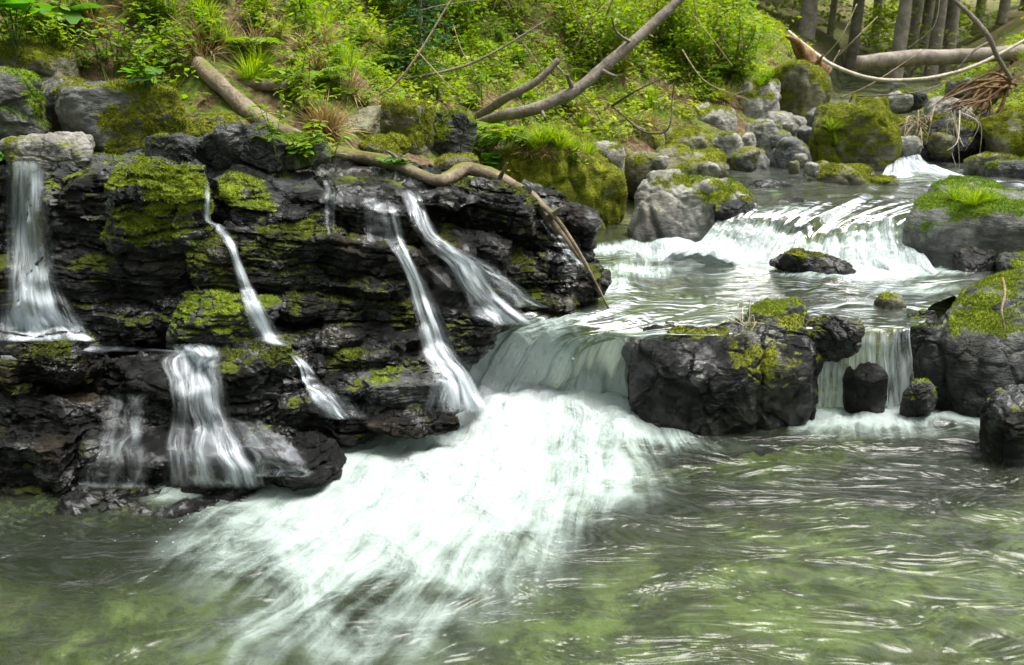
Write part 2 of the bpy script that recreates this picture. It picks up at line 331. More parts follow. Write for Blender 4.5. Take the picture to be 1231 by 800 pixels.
def rock_shape(seed, size, sub=6, boxy=0.0, k=14, planes=10, amp=0.05, strata=0.0, roll=0.0, yaw=None, tip=0.0, cracks=0.8):
    r = np.random.RandomState(seed); D, F = ico(sub)
    ns, ds = [], []
    for a in range(3):
        for s in (-1, 1):
            n = np.zeros(3); n[a] = s; n = n + r.normal(0, 0.22 - 0.14 * boxy, 3); ns.append(n / np.linalg.norm(n)); ds.append(r.uniform(0.75, 0.95) - 0.15 * boxy)
    for _ in range(planes):
        n = r.normal(0, 1, 3); ns.append(n / np.linalg.norm(n)); ds.append(r.uniform(0.72, 1.08) + 0.22 * boxy)
    ns, ds = np.array(ns), np.array(ds)
    q = np.maximum(D @ ns.T, 0) / ds
    V = D / (q ** k).sum(1)[:, None] ** (1.0 / k)
    V = V * size
    yw = r.uniform(-0.8, 0.8) if yaw is None else yaw
    c, s = math.cos(yw), math.sin(yw); V = V @ np.array([[c, s, 0], [-s, c, 0], [0, 0, 1]])
    c, s = math.cos(roll), math.sin(roll); V = V @ np.array([[c, 0, -s], [0, 1, 0], [s, 0, c]])
    c, s = math.cos(tip), math.sin(tip); V = V @ np.array([[1, 0, 0], [0, c, s], [0, -s, c]])
    lo, hi = V.min(0), V.max(0); V = (V - (lo + hi) / 2) / (hi - lo) * np.asarray(size)
    m = float(np.mean(size)); N = vnormals(V, F)
    o = r.uniform(-50, 50, 3)
    d = fbm(V + o, 2.2 / m, seed, 3) * 1.3 + 0.55 * (1 - 2 * np.abs(fbm(V + o, 4.0 / m, seed + 5, 4))) + 0.35 * fbm(V + o, 14.0 / m, seed + 8, 3)
    Q = V + o + .12 * m * np.stack([fbm(V + o, 3.0 / m, seed + 30 + a, 3) for a in range(3)], 1)
    f1, f2, hsh = worley(Q, 2.4 / m, seed); e = f2 - f1; d = d * .8 + cracks * ((hsh - .5) * 1.6 * smooth(.02, .16, e) - .5 * (1 - smooth(0, .07, e)))
    f1, f2, hsh = worley(Q, 6.5 / m, seed + 9); e = f2 - f1; d = d + cracks * .38 * ((hsh - .5) * 1.5 * smooth(.02, .2, e) - .5 * (1 - smooth(0, .10, e)))
    V = V + N * (d * amp * m)[:, None]
    return V, F, o
def strata_disp(V, F, amp, freq, tilt=(0.10, -0.05)):
    N = vnormals(V, F)
    q = (V[:, 2] + tilt[0] * V[:, 0] + tilt[1] * V[:, 1] + 0.035 * fbm(V, 2.5, 71, 3)) * freq + 0.35 * fbm(V, 6.0, 77, 3)
    l = np.floor(q); f = q - l
    blk = np.floor(V[:, 0] * 4.5 + 1.7 * noise(np.stack([l * 3.1, V[:, 0], V[:, 1]], 1), 0.9, 5) + l * 0.37)
    hsh = _h(l.astype(np.int64), blk.astype(np.int64), np.zeros(len(l), np.int64), 3)
    prof = (hsh - 0.5) * 1.5 - 0.9 * (1 - smooth(0, 0.12, f)) - 0.55 * smooth(0.9, 1.0, f) + 0.35 * fbm(V, 18, 13, 3)
    H = N.copy(); H[:, 2] *= 0.25
    return V + H * (prof * amp)[:, None]

def moss_fuzz(V, F, N, mv, parent, org, dens, cols, seed, ln=(0.005, 0.013)):
    r = np.random.RandomState(seed + 999)
    fm = mv[F].mean(1) * (N[F].mean(1)[:, 2] > -0.5)
    a = np.linalg.norm(np.cross(V[F[:, 1]] - V[F[:, 0]], V[F[:, 2]] - V[F[:, 0]]), axis=1) / 2
    wgt = a * smooth(0.46, 0.62, fm); tot = wgt.sum()
    n = int(min(14000, tot * dens * 1.7))
    if n < 60: return
    fi = r.choice(len(F), n, p=wgt / tot); b = r.dirichlet((1, 1, 1), n)
    P = (V[F[fi]] * b[:, :, None]).sum(1); NN = (N[F[fi]] * b[:, :, None]).sum(1)
    d = NN * 0.8 + r.normal(0, 0.5, (n, 3)) + np.array([0, 0, 0.15]); d /= np.linalg.norm(d, axis=1, keepdims=True)
    side = np.cross(d, r.normal(0, 1, (n, 3))); side /= np.linalg.norm(side, axis=1, keepdims=True)
    L = r.uniform(ln[0], ln[1], n)[:, None]
    W = np.stack([P - side * L * 0.28 - d * 0.002, P + side * L * 0.28 - d * 0.002, P + d * L], 1).reshape(-1, 3)
    t = np.clip(0.5 + 0.9 * fbm(P, 9, 4, 3) + r.normal(0, 0.15, n), 0, 1)[:, None]
    c = (np.array(cols[0]) * (1 - t) + np.array(cols[1]) * t) * r.uniform(0.75, 1.35, (n, 1))
    dry = r.uniform(0, 1, n) < 0.10; c[dry] = np.array([0.20, 0.15, 0.05])
    o = link('moss', mk_mesh('moss', W - org, np.arange(3 * n).reshape(-1, 3), col=np.repeat(c, 3, 0), smooth_=False), M_MOSS, parent); tag(o, kind='stuff')

def place_size(b, Y, dr):
    x0, y0, x1, y1 = b; c = Py((x0 + x1) / 2, (y0 + y1) / 2, Y); t = c[1] / ray((x0 + x1) / 2, (y0 + y1) / 2)[1]
    wd = (x1 - x0) * t / FPX; ph = (y1 - y0) * t / FPX; dp = wd * dr
    th = PITCH + math.atan(((y0 + y1) / 2 - 400) / FPX)
    h2 = ph ** 2 - (dp * math.sin(th)) ** 2; hh = math.sqrt(max(h2, (0.5 * ph) ** 2)) / math.cos(th)
    return c, np.array([wd, dp, hh])
SEED = [100]
def rock(name, b, Y, mat='grey', moss=0.4, dr=0.85, sub=6, sink=0.0, wl=None, wet=0.0, boxy=0.08, k=11, planes=13, amp=0.055, roll=0.0, yaw=None, tip=0.0, strata=0.0, cracks=0.8,
         label=None, cat='boulder', group=None, parent=None, bias=(0, 0), fuzz=16000, patches=(), seed=None, mosscut=None):
    SEED[0] += 1; sd_ = SEED[0] if seed is None else seed
    c, size = place_size(b, Y, dr)
    V, F, o = rock_shape(sd_, size, sub, boxy, k, planes, amp, strata, roll, yaw, tip, cracks)
    if sink:  # stretch the foot downwards into the ground or the water
        lo = V[:, 2].min(); t = smooth(0.15 * size[2], -0.5 * size[2], V[:, 2]); V = V + np.array([0, 0, -1]) * (t * sink)[:, None]
    V = V + c
    if strata: V = strata_disp(strata_disp(strata_disp(V, F, strata, 9.0), F, strata * .45, 25.0), F, strata * .16, 60.0)
    N = vnormals(V, F)
    nz = N[:, 2] + bias[0] * N[:, 0] + bias[1] * N[:, 1]
    mv = 0.5 + 1.25 * (nz * 0.6 + 1.0 * fbm(V, 3.4 / max(0.35, size[0]), sd_ + 3, 4) + 0.25 * fbm(V, 14, sd_ + 4, 3) + (moss - 0.8))
    for (px, py, rp, amt) in patches:
        q = Py(px, py, Y); # a patch lies where that sight line meets the rock's front
        dd = np.hypot((V[:, 0] - q[0] * (V[:, 1] / q[1])), (V[:, 2] - CAM_H) - (q[2] - CAM_H) * (V[:, 1] / q[1]))
        mv = mv + amt * smooth(1.0, 0.3, dd / (rp * Y / FPX))
    if wl is not None:
        wv = smooth(0.06, -0.04, V[:, 2] - wl - 0.05 * fbm(V, 7, 33, 3)); mv = mv - 1.2 * wv
        wv = np.maximum(wv, wet)
    else: wv = np.full(len(V), wet) + 0.35 * fbm(V, 3, 21, 3) * (wet > 0)
    mv = np.clip(mv, 0, 1)
    bvh_add(V, F, parent is not None)
    org = np.array([c[0], c[1], V[:, 2].min()])
    if parent is None:
        fuzzy = fuzz > 0 and (mv > 0.55).mean() > 0.03
        me = mk_mesh(name, V - org, F, {'moss': mv, 'wet': np.clip(wv, 0, 1)}, smooth_=mat not in ('black', 'dark', 'ledge'))
        root = link(name, me, ROCK[mat], None, org)
        tag(root, label, cat, group)
        if fuzzy: moss_fuzz(V, F, N, mv, root, org, fuzz, FUZZ.get(mat, FUZZ['olive']), sd_)
        return root
    po = np.array(parent.location)
    o_ = link(name, mk_mesh(name, V - po, F, {'moss': mv, 'wet': np.clip(wv, 0, 1)}, smooth_=False), ROCK[mat], parent)
    if fuzz > 0 and (mv > 0.55).mean() > 0.03:
        moss_fuzz(V, F, N, mv, o_, po, fuzz, FUZZ.get(mat, FUZZ['olive']), sd_)
    return o_
FUZZ = {'olive': (MOSS_A, (0.22, 0.245, 0.016)), 'bright': ((0.07, 0.15, 0.010), (0.17, 0.25, 0.014)), 'ledge': ((0.03, 0.045, 0.006), (0.11, 0.135, 0.010)), 'black': ((0.04, 0.05, 0.008), (0.11, 0.12, 0.010)), 'pale': ((0.07, 0.14, 0.010), (0.17, 0.24, 0.014)),
        'dark': ((0.09, 0.13, 0.010), (0.20, 0.25, 0.014))}

# --- the layered ledge with the side falls: one thing, each slab a part
ledge = empty('rock_ledge', (-1.0, 3.9, -0.3))
tag(ledge, 'tall black wet layered rock ledge with thin waterfalls running down it', 'rock ledge')
LED = [  # x0,y0,x1,y1, Y, moss, depth ratio, extra
    # backing masses
    (-60, 215, 300, 560, 4.10, .2, .45, {}), (240, 225, 560, 470, 4.25, .2, .5, {}), (500, 225, 700, 400, 4.65, .1, .7, {}),
    # left fall and the mossy nose
    (-70, 195, 52, 330, 3.98, .2, .8, {}), (-60, 300, 75, 430, 3.86, .1, .8, {}),
    (58, 186, 225, 250, 3.95, .30, .8, dict(mat='dark', wet=.1)), (52, 205, 200, 330, 3.82, .15, .6, dict(wet=.7)),
    (132, 196, 242, 305, 3.72, .55, .7, dict(mat='dark', patches=[(190, 215, 45, .35), (185, 250, 50, .25)], k=7, fuzz=24000)),
    (66, 290, 252, 372, 3.78, .30, .5, dict(wet=.55)), (60, 345, 210, 418, 3.68, .15, .6, {}), (170, 355, 262, 420, 3.66, .2, .6, {}),
    (200, 186, 244, 262, 3.86, .0, .8, dict(roll=.5, boxy=.6, k=30)), (222, 282, 292, 360, 3.66, .45, .8, dict(wet=.4)),
    # middle wall
    (246, 203, 400, 250, 4.02, .28, .9, dict(mat='dark', wet=.35)), (250, 232, 385, 292, 3.90, .2, .7, {}), (350, 214, 520, 296, 4.05, .15, .6, {}),
    (370, 203, 566, 238, 4.25, .05, .8, dict(wet=1)), (276, 262, 410, 316, 3.80, .35, .6, {}), (296, 300, 385, 352, 3.75, .35, .7, dict(wet=.4)),
    (360, 280, 505, 340, 3.88, .30, .6, {}), (375, 312, 488, 356, 3.80, .3, .7, {}), (300, 345, 395, 388, 3.70, .1, .7, {}), (370, 345, 500, 398, 3.78, .2, .6, {}),
    (318, 378, 430, 420, 3.66, .1, .7, {}), (400, 385, 515, 430, 3.72, .15, .7, {}), (350, 405, 470, 450, 3.62, .15, .7, {}), (440, 415, 535, 462, 3.68, .1, .7, {}),
    # hump, block and toe under the second fall
    (215, 350, 330, 425, 3.55, .55, .7, dict(mat='dark', wet=.4, patches=[(262, 368, 38, .35)])), (225, 398, 375, 440, 3.46, .45, .7, {}),
    (262, 425, 385, 520, 3.36, .2, .6, dict(boxy=.6, k=24)), (330, 462, 402, 512, 3.30, .0, .8, dict(boxy=.5, k=24)), (290, 512, 405, 580, 3.10, .0, .9, dict(wet=1, k=8)),
    (428, 440, 535, 500, 3.50, .15, .8, dict(mat='dark', boxy=.6, k=26, wet=.1)), (370, 440, 450, 500, 3.48, .1, .8, {}),
    # loose rocks at the foot of the twin falls
    (398, 476, 462, 522, 3.42, .0, .9, dict(wet=1)), (445, 468, 548, 516, 3.42, .05, .9, dict(wet=1)), (478, 440, 560, 500, 3.58, .1, .8, dict(wet=1)),
    # right wall
    (435, 228, 530, 310, 4.15, .1, .6, {}), (500, 212, 640, 280, 4.35, .1, .7, dict(roll=.12)), (560, 228, 700, 330, 4.50, .15, .7, dict(roll=.25)),
    (500, 270, 610, 350, 4.10, .1, .7, dict(roll=.2)), (560, 290, 690, 380, 4.28, .2, .7, dict(roll=.25)), (620, 285, 720, 380, 4.32, .15, .8, dict(roll=.45, k=9)),
    (480, 285, 560, 400, 4.00, .1, .7, dict(roll=.2)), (490, 350, 596, 430, 3.92, .1, .7, dict(roll=.25)), (612, 345, 690, 392, 4.15, .5, .7, {}), (540, 335, 620, 400, 4.05, .1, .7, {}),
    # lower left tier
    (-50, 398, 60, 480, 3.36, .35, .7, dict(k=9)), (28, 400, 116, 465, 3.32, .4, .8, dict(k=9)), (95, 425, 245, 500, 3.42, .1, .6, {}), (-60, 455, 145, 530, 3.30, .15, .5, {}),
    (128, 452, 266, 530, 3.34, .1, .5, dict(boxy=.6, k=24)), (-70, 500, 112, 600, 3.18, .0, .6, dict(boxy=.75, k=34)), (95, 505, 240, 590, 3.18, .1, .6, {}), (200, 515, 340, 595, 3.16, .0, .7, {}),
    (-60, 570, 130, 650, 3.02, .0, .6, dict(wet=1, roll=-.1)), (40, 575, 215, 630, 3.02, .0, .7, dict(wet=1)), (150, 575, 310, 615, 3.04, .0, .7, dict(wet=1)),
]
for i, (x0, y0, x1, y1, Y, ms, dr, ex) in enumerate(LED):
    rl = np.random.RandomState(900 + i); gx_, gy_ = .07 * (x1 - x0), .06 * (y1 - y0); x0, x1, y1 = x0 - gx_, x1 + gx_, y1 + gy_
    kw = dict(mat='ledge', wet=0.85, boxy=0.25, k=26, planes=18, amp=0.06, strata=0.020, cracks=.9, roll=rl.uniform(-.12, .16), tip=rl.uniform(-.15, .25), yaw=rl.uniform(-.5, .5), bias=(0, -.3)); kw.update(ex); ms = ms - .15
    big = (x1 - x0) * (y1 - y0) > 9000
    rock('rock_slab', (x0, y0, x1, y1), Y, moss=ms, dr=dr, sub=6, parent=ledge, fuzz=kw.pop('fuzz', 11000), seed=300 + i, **kw)
# --- boulders, each a thing
R = rock
R('boulder', (64, 104, 218, 190), 4.30, 'grey', .62, label='large grey boulder with olive moss patch on its flat top above the ledge', boxy=.4, bias=(.5, .2), sub=6, planes=7, wet=.25, roll=.12, cracks=.3, k=16)
R('boulder', (-50, 84, 58, 190), 4.25, 'bright', .52, label='dark boulder under a bright green moss cap above the left waterfall', wet=.5)
R('boulder', (-30, 54, 96, 125), 4.85, 'olive', .85, label='rounded boulder cushioned in yellow moss beside the broad round leaves', k=8)
R('rock', (48, 96, 116, 152), 4.55, 'grey', .25, label='small bare grey rock wedged behind the flat-topped grey boulder', cat='rock')
R('boulder', (82, 10, 156, 84), 5.30, 'olive', .62, label='upright rounded boulder hung with dry grass in front of the dark hollow', k=8, sink=.1)
R('boulder', (-60, -70, 300, 16), 6.3, 'brown', .35, dr=.5, label='wide brown rock overhang above the dark hollow', boxy=.3)
R('rock', (222, 150, 322, 204), 4.12, 'dark', .12, label='dark wedge-shaped rock sitting on the ledge below the mossy log', cat='rock', boxy=.5, k=30, planes=6, roll=-.3, wet=.4)
R('rock', (288, 160, 346, 205), 4.05, 'dark', .0, label='small dark angular rock leaning on the wedge-shaped rock', cat='rock', boxy=.5, k=30, planes=6, roll=.45, wet=.5)
R('rock', (318, 162, 402, 212), 4.22, 'bright', .85, label='low rock capped in bright green moss beside the fallen branch', cat='rock')
R('rock', (200, 138, 292, 182), 4.5, 'olive', .42, label='flat olive stone half buried behind the wedge-shaped rock', cat='rock')
R('rock', (14, 163, 112, 208), 3.98, 'pale', .22, label='pale flat stone lying at the lip of the left waterfall', cat='rock', boxy=.4)
R('rock', (176, 162, 238, 204), 4.05, 'dark', .1, label='small dark jagged stone between the big grey boulder and the wedge rock', cat='rock', boxy=.4, k=26, wet=.5)
R('rock', (-10, 182, 40, 215), 4.05, 'black', .0, label='wet black stone at the very top of the left waterfall', cat='rock', wet=.9)
# bank stones
R('rock', (404, 128, 458, 188), 5.05, 'olive', .35, label='upright greenish slab of rock beside the reddish dry grass tuft', cat='rock', boxy=.4, k=24)
R('rock', (430, 162, 492, 196), 4.85, 'olive', .6, label='mossy stone just above the middle of the fallen branch', cat='rock')
R('rock', (456, 122, 522, 194), 5.25, 'olive', .65, label='dark moss-covered block between the greenish slab and the fern', cat='rock', boxy=.4)
R('rock', (508, 134, 574, 188), 5.35, 'dark', .45, label='grey block of rock directly left of the tall fern', cat='rock', boxy=.5, k=24)
R('rock', (520, 185, 575, 215), 5.15, 'olive', .6, label='low mossy stone below the fern and above the branch', cat='rock')
R('rock', (555, 213, 612, 240), 5.2, 'bright', .8, label='bright mossy stone framed by the arch of the fallen branch', cat='rock')
R('boulder', (604, 158, 750, 290), 6.0, 'olive', 1.2, label='big moss-covered boulder with a grass tuft on top beside the upper stream', sub=6, k=10, wl=.42, amp=.06, fuzz=14000, sink=.2, planes=14)
R('boulder', (748, 211, 906, 296), 5.75, 'pale', .12, label='pale lichen boulder with a bright green moss patch over a black wet foot', sub=6, wl=.56, sink=.15, mosscut=0, patches=[(820, 240, 40, .5)], bias=(.1, -.3), k=10)
R('boulder', (845, 238, 912, 290), 5.55, 'black', .15, label='wet black rock with water sliding over it beside the pale lichen boulder', wl=.62, k=9, sub=5)
BK = [  # bank of stones behind the upper pool
    ((698, 170, 752, 222), 6.35, 'pale', .35, 'pale block touching the right shoulder of the big mossy boulder'),
    ((750, 184, 800, 224), 6.6, 'olive', .45, 'dark cleft stone behind the pale lichen boulder'),
    ((782, 176, 872, 222), 6.9, 'olive', .5, 'brown mossy slanting boulder at the edge of the upper pool'),
    ((838, 196, 876, 226), 6.7, 'olive', .4, 'pointed mossy stone dipping into the upper pool'),
    ((790, 153, 852, 194), 7.5, 'olive', .55, 'mossy stone behind the brown slanting boulder'),
    ((842, 160, 898, 208), 7.5, 'pale', .2, 'pale dusty boulder left of the small side trickle'),
    ((864, 178, 928, 211), 7.2, 'grey', .1, 'grey stone with a black wet foot beside the small side trickle'),
    ((897, 146, 938, 190), 7.7, 'pale', .25, 'pale egg-shaped boulder with an olive side'),
    ((920, 136, 972, 180), 7.9, 'pale', .0, 'whitish bare boulder behind the round green-grey one'),
    ((926, 166, 973, 210), 7.2, 'grey', .22, 'round green-grey boulder standing in the upper pool'),
    ((832, 126, 884, 168), 8.2, 'pale', .2, 'dusty pale boulder at the foot of the grassy bank'),
    ((884, 98, 936, 152), 8.6, 'pale', .3, 'tall pale rock below the weathered stump'),
    ((918, 76, 1000, 156), 9.0, 'olive', .7, 'large mossy rock mass carrying the weathered stump'),
    ((876, 160, 902, 190), 7.6, 'pale', .0, 'small white stone squeezed between two pale boulders'),
    ((760, 150, 800, 186), 7.4, 'olive', .6, 'yellow mossy stone under the dark bent twig'),
    ((1150, 300, 1202, 336), 4.75, 'black', .0, 'flat black stone under the overhang of the mossy right boulder'),
    ((1196, 304, 1262, 342), 4.65, 'dark', .3, 'dark stone between the two large right-hand boulders'),
]
for b, Y, mt, ms, lb in BK:
    R('boulder' if 'boulder' in lb.split(' at ')[0].split(' behind')[0] else 'rock', b, Y, mt, ms, sub=5, label=lb, cat='boulder' if 'boulder' in lb.split(' at ')[0].split(' behind')[0] else 'rock', sink=.12, k=11, fuzz=9000, wl=(.70 if 6.4 < Y < 7.3 else (.44 if Y < 5 else None)))
R('boulder', (970, 126, 1080, 216), 7.3, 'olive', .9, label='big moss-streaked boulder standing beside the far white cascade', sub=6, wl=.70, bias=(.6, -.2), k=16, boxy=.3, fuzz=10000, sink=.1)
R('boulder', (966, 197, 1055, 233), 6.6, 'olive', .42, label='low whaleback boulder in the upper pool before the moss-streaked one', wl=.69, sink=.1, sub=5, k=9)
R('rock', (1030, 212, 1080, 232), 6.55, 'olive', .75, label='little moss-covered stone at the tip of the whaleback boulder', cat='rock', wl=.67, sub=5)
R('rock', (888, 217, 950, 240), 6.35, 'black', .0, label='flat black wet stone alone in the upper pool', cat='rock', wl=.69, wet=.8, sub=5, sink=.05)
R('rock', (922, 238, 978, 278), 5.75, 'black', .1, label='rounded wet rock with water gliding around it at the second cascade', cat='rock', wl=.9, wet=.8, sub=5, sink=.1)
R('rock', (928, 301, 1040, 344), 4.85, 'black', .32, dr=.6, label='low dark slanting rock alone in the middle pool', cat='rock', wl=.46, wet=.7, roll=.22, boxy=.4, k=20, sink=.05)
R('boulder', (1113, 215, 1205, 258), 5.9, 'bright', .5, label='small domed boulder with dark moss and a grass tuft in the stream', wl=.70, sub=5, sink=.1)
R('boulder', (1102, 233, 1310, 322), 5.0, 'bright', .5, dr=.7, label='long rounded dark boulder with moss over its back beside the second cascade', wl=.50, k=6, planes=6, boxy=0, cracks=.3, wet=.3, sink=.12, amp=.035)
R('boulder', (1084, 328, 1330, 500), 4.05, 'dark', .12, dr=.75, sub=7, cracks=.6, label='largest grey boulder with bright moss patches and a twig on its top', k=10, wet=.4, sink=.2, wl=.12, patches=[(1150, 370, 55, .4), (1215, 365, 50, .35)], amp=.05, roll=-.16, fuzz=22000)
R('boulder', (1184, 470, 1275, 556), 3.35, 'black', .05, label='glossy wet black boulder at the foot of the largest grey boulder', wet=1, sink=.1, k=9)
R('rock', (1050, 354, 1084, 396), 4.12, 'olive', .55, label='small square mossy stone sitting in the current above the little fall', cat='rock', boxy=.6, sub=5, wl=.44)
R('rock', (1086, 456, 1126, 502), 3.70, 'dark', .35, label='small dark stone beside the right curtain of the little fall', cat='rock', sub=5, wet=.8, sink=.02)
R('rock', (1074, 372, 1124, 470), 3.98, 'dark', .25, label='dark rock flank between the little fall and the largest grey boulder', cat='rock', wet=.9, k=8, sink=.2, seed=777)
R('boulder', (748, 384, 974, 520), 3.78, 'black', .08, dr=.62, sub=7, label='big wet black boulder dividing the main cascade from the little fall', boxy=.35, k=12, planes=16, wet=.85, sink=.15, amp=.05, roll=-.26, fuzz=12000)
R('rock', (896, 360, 970, 404), 3.95, 'dark', .5, label='mossy rounded stone perched behind the top of the big wet black boulder', cat='rock', k=9, wet=.4, sink=.05)
R('rock', (956, 379, 1026, 434), 3.80, 'black', .25, label='dark stone overhanging the left edge of the little fall', cat='rock', k=7, boxy=0, amp=.08, wet=.6)
R('rock', (940, 415, 984, 508), 3.74, 'black', .2, label='narrow wet rock flank between the black boulder and the little fall', cat='rock', k=7, boxy=0, amp=.08, wet=.9, sub=5, sink=.1)
R('rock', (1012, 436, 1064, 506), 3.78, 'black', .0, dr=.9, label='dark wet rock splitting the veil of the little fall', cat='rock', wet=1, k=5, boxy=0, cracks=.15, amp=.03, sink=.1)
R('boulder', (1098, 142, 1190, 208), 7.9, 'black', .3, label='dark boulder draped with dry roots beside the far white cascade', wl=.8, wet=.3, sub=5, sink=.1)
R('boulder', (1108, 118, 1172, 152), 8.8, 'pale', .1, label='smooth pale boulder beneath the torn root plate', sub=5)
R('boulder', (1178, 134, 1280, 190), 7.6, 'olive', .65, label='flat mossy boulder below the leafy twig and root plate', sub=5, sink=.2)
R('rock', (1160, 182, 1225, 216), 7.0, 'olive', .5, label='low mossy stone right of the far white cascade', cat='rock', sub=5, wl=.70, sink=.1)
R('rock', (1188, 186, 1275, 220), 6.7, 'dark', .4, label='dark mossy stone at the waterline below the flat mossy boulder', cat='rock', sub=5, wl=.70, sink=.1)
R('rock', (1205, 232, 1260, 250), 6.0, 'olive', .4, label='tip of a mossy stone behind the long rounded boulder', cat='rock', sub=5, wl=.7)
R('rock', (1052, 140, 1100, 186), 8.2, 'olive', .65, label='yellow-green stone behind the moss-streaked boulder', cat='rock', sub=5)
R('rock', (1020, 115, 1066, 146), 9.2, 'olive', .5, label='mottled stone on the bank behind the moss-streaked boulder', cat='rock', sub=5)
R('rock', (1060, 108, 1112, 138), 9.6, 'dark', .5, label='dark stone in the shade beneath the bleached bowed branch', cat='rock', sub=5)
R('rock', (1140, 94, 1180, 126), 10.2, 'grey', .25, label='grey pointed stone left of the torn root plate', cat='rock', sub=5)
for b, lb in (((600, 575, 742, 650), 'large brown stone lying under the water beyond the foam'), ((1000, 560, 1080, 600), 'small brown stone lying under the water before the little fall'), ((50, 660, 180, 730), 'brown stone lying under the water before the ledge')):
    c = Pz((b[0] + b[2]) / 2, (b[1] + b[3]) / 2, -0.36)
    R('submerged_stone', b, c[1], 'brown', .2, sub=5, k=8, wet=1, fuzz=0, label=lb, cat='stone')
rs_ = np.random.RandomState(5)
for i in range(34):
    if i < 22: px, py, Y = rs_.uniform(740, 985), rs_.uniform(120, 205), None
    else: px, py, Y = rs_.uniform(1000, 1225), rs_.uniform(105, 175), None
    wpx = rs_.uniform(14, 34); Yh = 6.0 + 4.2 * (205 - py) / 100
    R('stone', (px - wpx / 2, py - wpx * .35, px + wpx / 2, py + wpx * .4), Yh, ['pale', 'grey', 'olive'][i % 3], [.1, .1, .5][i % 3], sub=4, k=8, fuzz=0, sink=.03, cat='stone', label=['small pale lichen-spotted stone among the far bank boulders', 'small bare grey stone among the far bank boulders', 'small mossy stone among the far bank boulders'][i % 3], group=['pale stones of the far bank', 'grey stones of the far bank', 'mossy stones of the far bank'][i % 3])

ALLB = BVHTree.FromPolygons(np.concatenate(BV + [TV]).tolist(), np.concatenate(BF).tolist() + (TF + BN[0]).tolist())
LEDB = BVHTree.FromPolygons(np.concatenate(LV).tolist(), np.concatenate(LF).tolist())
def hit(px, py, tree=None):
    d = Vector(ray(px, py)).normalized(); h = (tree or ALLB).ray_cast(Vector(CAM), d)
    return (np.array(h[0]), np.array(h[1]), h[3]) if h[0] is not None else (None, None, None)

# ------------------------------------------------------------------ water
def catmull(pts, n):
    P = np.asarray(pts, float); m = len(P); t = np.linspace(0, m - 1, n); i = np.minimum(t.astype(int), m - 2); f = (t - i)[:, None]
    p0, p1, p2, p3 = P[np.maximum(i - 1, 0)], P[i], P[i + 1], P[np.minimum(i + 2, m - 1)]
    return 0.5 * (2 * p1 + (p2 - p0) * f + (2 * p0 - 5 * p1 + 4 * p2 - p3) * f ** 2 + (3 * p1 - p0 - 3 * p2 + p3) * f ** 3)
def blob_field(X, Y, blobs, z):
    f = np.zeros(X.shape)
    for (px, py, rx, ry, rot, a) in blobs:      # pixel centre, radii in metres, heading, amount
        c = Pz(px, py, z); dx, dy = X - c[0], Y - c[1]; cs, sn = math.cos(rot), math.sin(rot)
        q = ((dx * cs + dy * sn) / rx) ** 2 + ((-dx * sn + dy * cs) / ry) ** 2
        f = f + a * np.exp(-q * 1.2)
    return f
# lower pool
px_ = np.arange(-3.6, 3.8, 0.022); py_ = np.arange(0.6, 4.2, 0.022); X, Y = np.meshgrid(px_, py_); X, Y = X.ravel(), Y.ravel()
foam = blob_field(X, Y, [
    (540, 505, .45, .28, 0, 1.3), (650, 503, .42, .26, 0, 1.3), (600, 480, .5, .2, 0, 1), (720, 480, .2, .2, 0, 1), (380, 580, .3, .2, .4, .35), (780, 520, .25, .14, 0, .4), (660, 590, .4, .25, 0, .25), (600, 640, .35, .25, .3, .2), (310, 640, .3, .2, .4, .2), (735, 505, .24, .2, 0, .75), (455, 525, .30, .24, 0, .8), (430, 508, .16, .12, 0, .5),
    (520, 570, .60, .32, .3, .62), (640, 565, .42, .26, 0, .50), (440, 625, .50, .32, .5, .48), (540, 640, .38, .3, .6, .40), (410, 700, .42, .30, .6, .22), (500, 740, .42, .3, .9, .12), (330, 770, .4, .25, .4, .08), (430, 790, .5, .2, .2, .07),
    (250, 588, .22, .06, 0, .45), (340, 600, .25, .10, .2, .30), (210, 600, .12, .05, 0, .25), (330, 660, .28, .16, .4, .18),
    (1000, 504, .24, .11, 0, 1.0), (1080, 502, .27, .11, 0, 1.0), (1150, 504, .18, .10, 0, .7), (960, 515, .22, .07, 0, .3), (1060, 525, .45, .08, 0, .2),
    (780, 530, .25, .10, -.2, .15), (870, 540, .4, .06, 0, .08), (1100, 560, .5, .12, .1, .06), (700, 700, .5, .12, .2, .05), (1000, 700, .6, .2, .2, .06)], 0)
P3 = np.stack([X, Y, X * 0], 1)
src = Pz(700, 395, 0); ax, ay = X - src[0], Y - src[1]; rr = np.hypot(ax, ay); ang = np.arctan2(ay, ax)
wob = fbm(P3, 1.6, 5, 3)
U = rr + 0.05 * wob; Vv = ang * 1.15 + 0.05 * wob
rightw = smooth(0.35, 1.0, X)
src2 = Pz(1060, 380, 0); r2 = np.hypot(X - src2[0], Y - src2[1]); a2 = np.arctan2(Y - src2[1], X - src2[0])
U = U * (1 - rightw) + (r2 + .05 * wob) * rightw; Vv = Vv * (1 - rightw) + (a2 * 1.1 + .05 * wob) * rightw
foam = np.clip(foam, 0, 2); foam = .98 * (1 - np.exp(-1.25 * foam))
Z = 0.010 * fbm(P3 * np.array([1, 1.8, 1]), 2.6, 44, 4) + 0.008 * fbm(P3 * np.array([1, 2.2, 1]), 6.5, 45, 3)
Z = Z + np.clip(foam, 0, 1) * (0.05 + 0.06 * fbm(P3, 4.0, 46, 4) + .025 * fbm(P3, 13, 49, 3)) + 0.02 * fbm(np.stack([U * 1.5, Vv * 7, X * 0], 1), 1.0, 48, 3) * np.clip(foam + .15, 0, 1)
pw = mk_mesh('pool_water', np.stack([X, Y, Z], 1), grid_faces(len(py_), len(px_)), {'foam': foam}, uv=np.stack([U, Vv], 1))
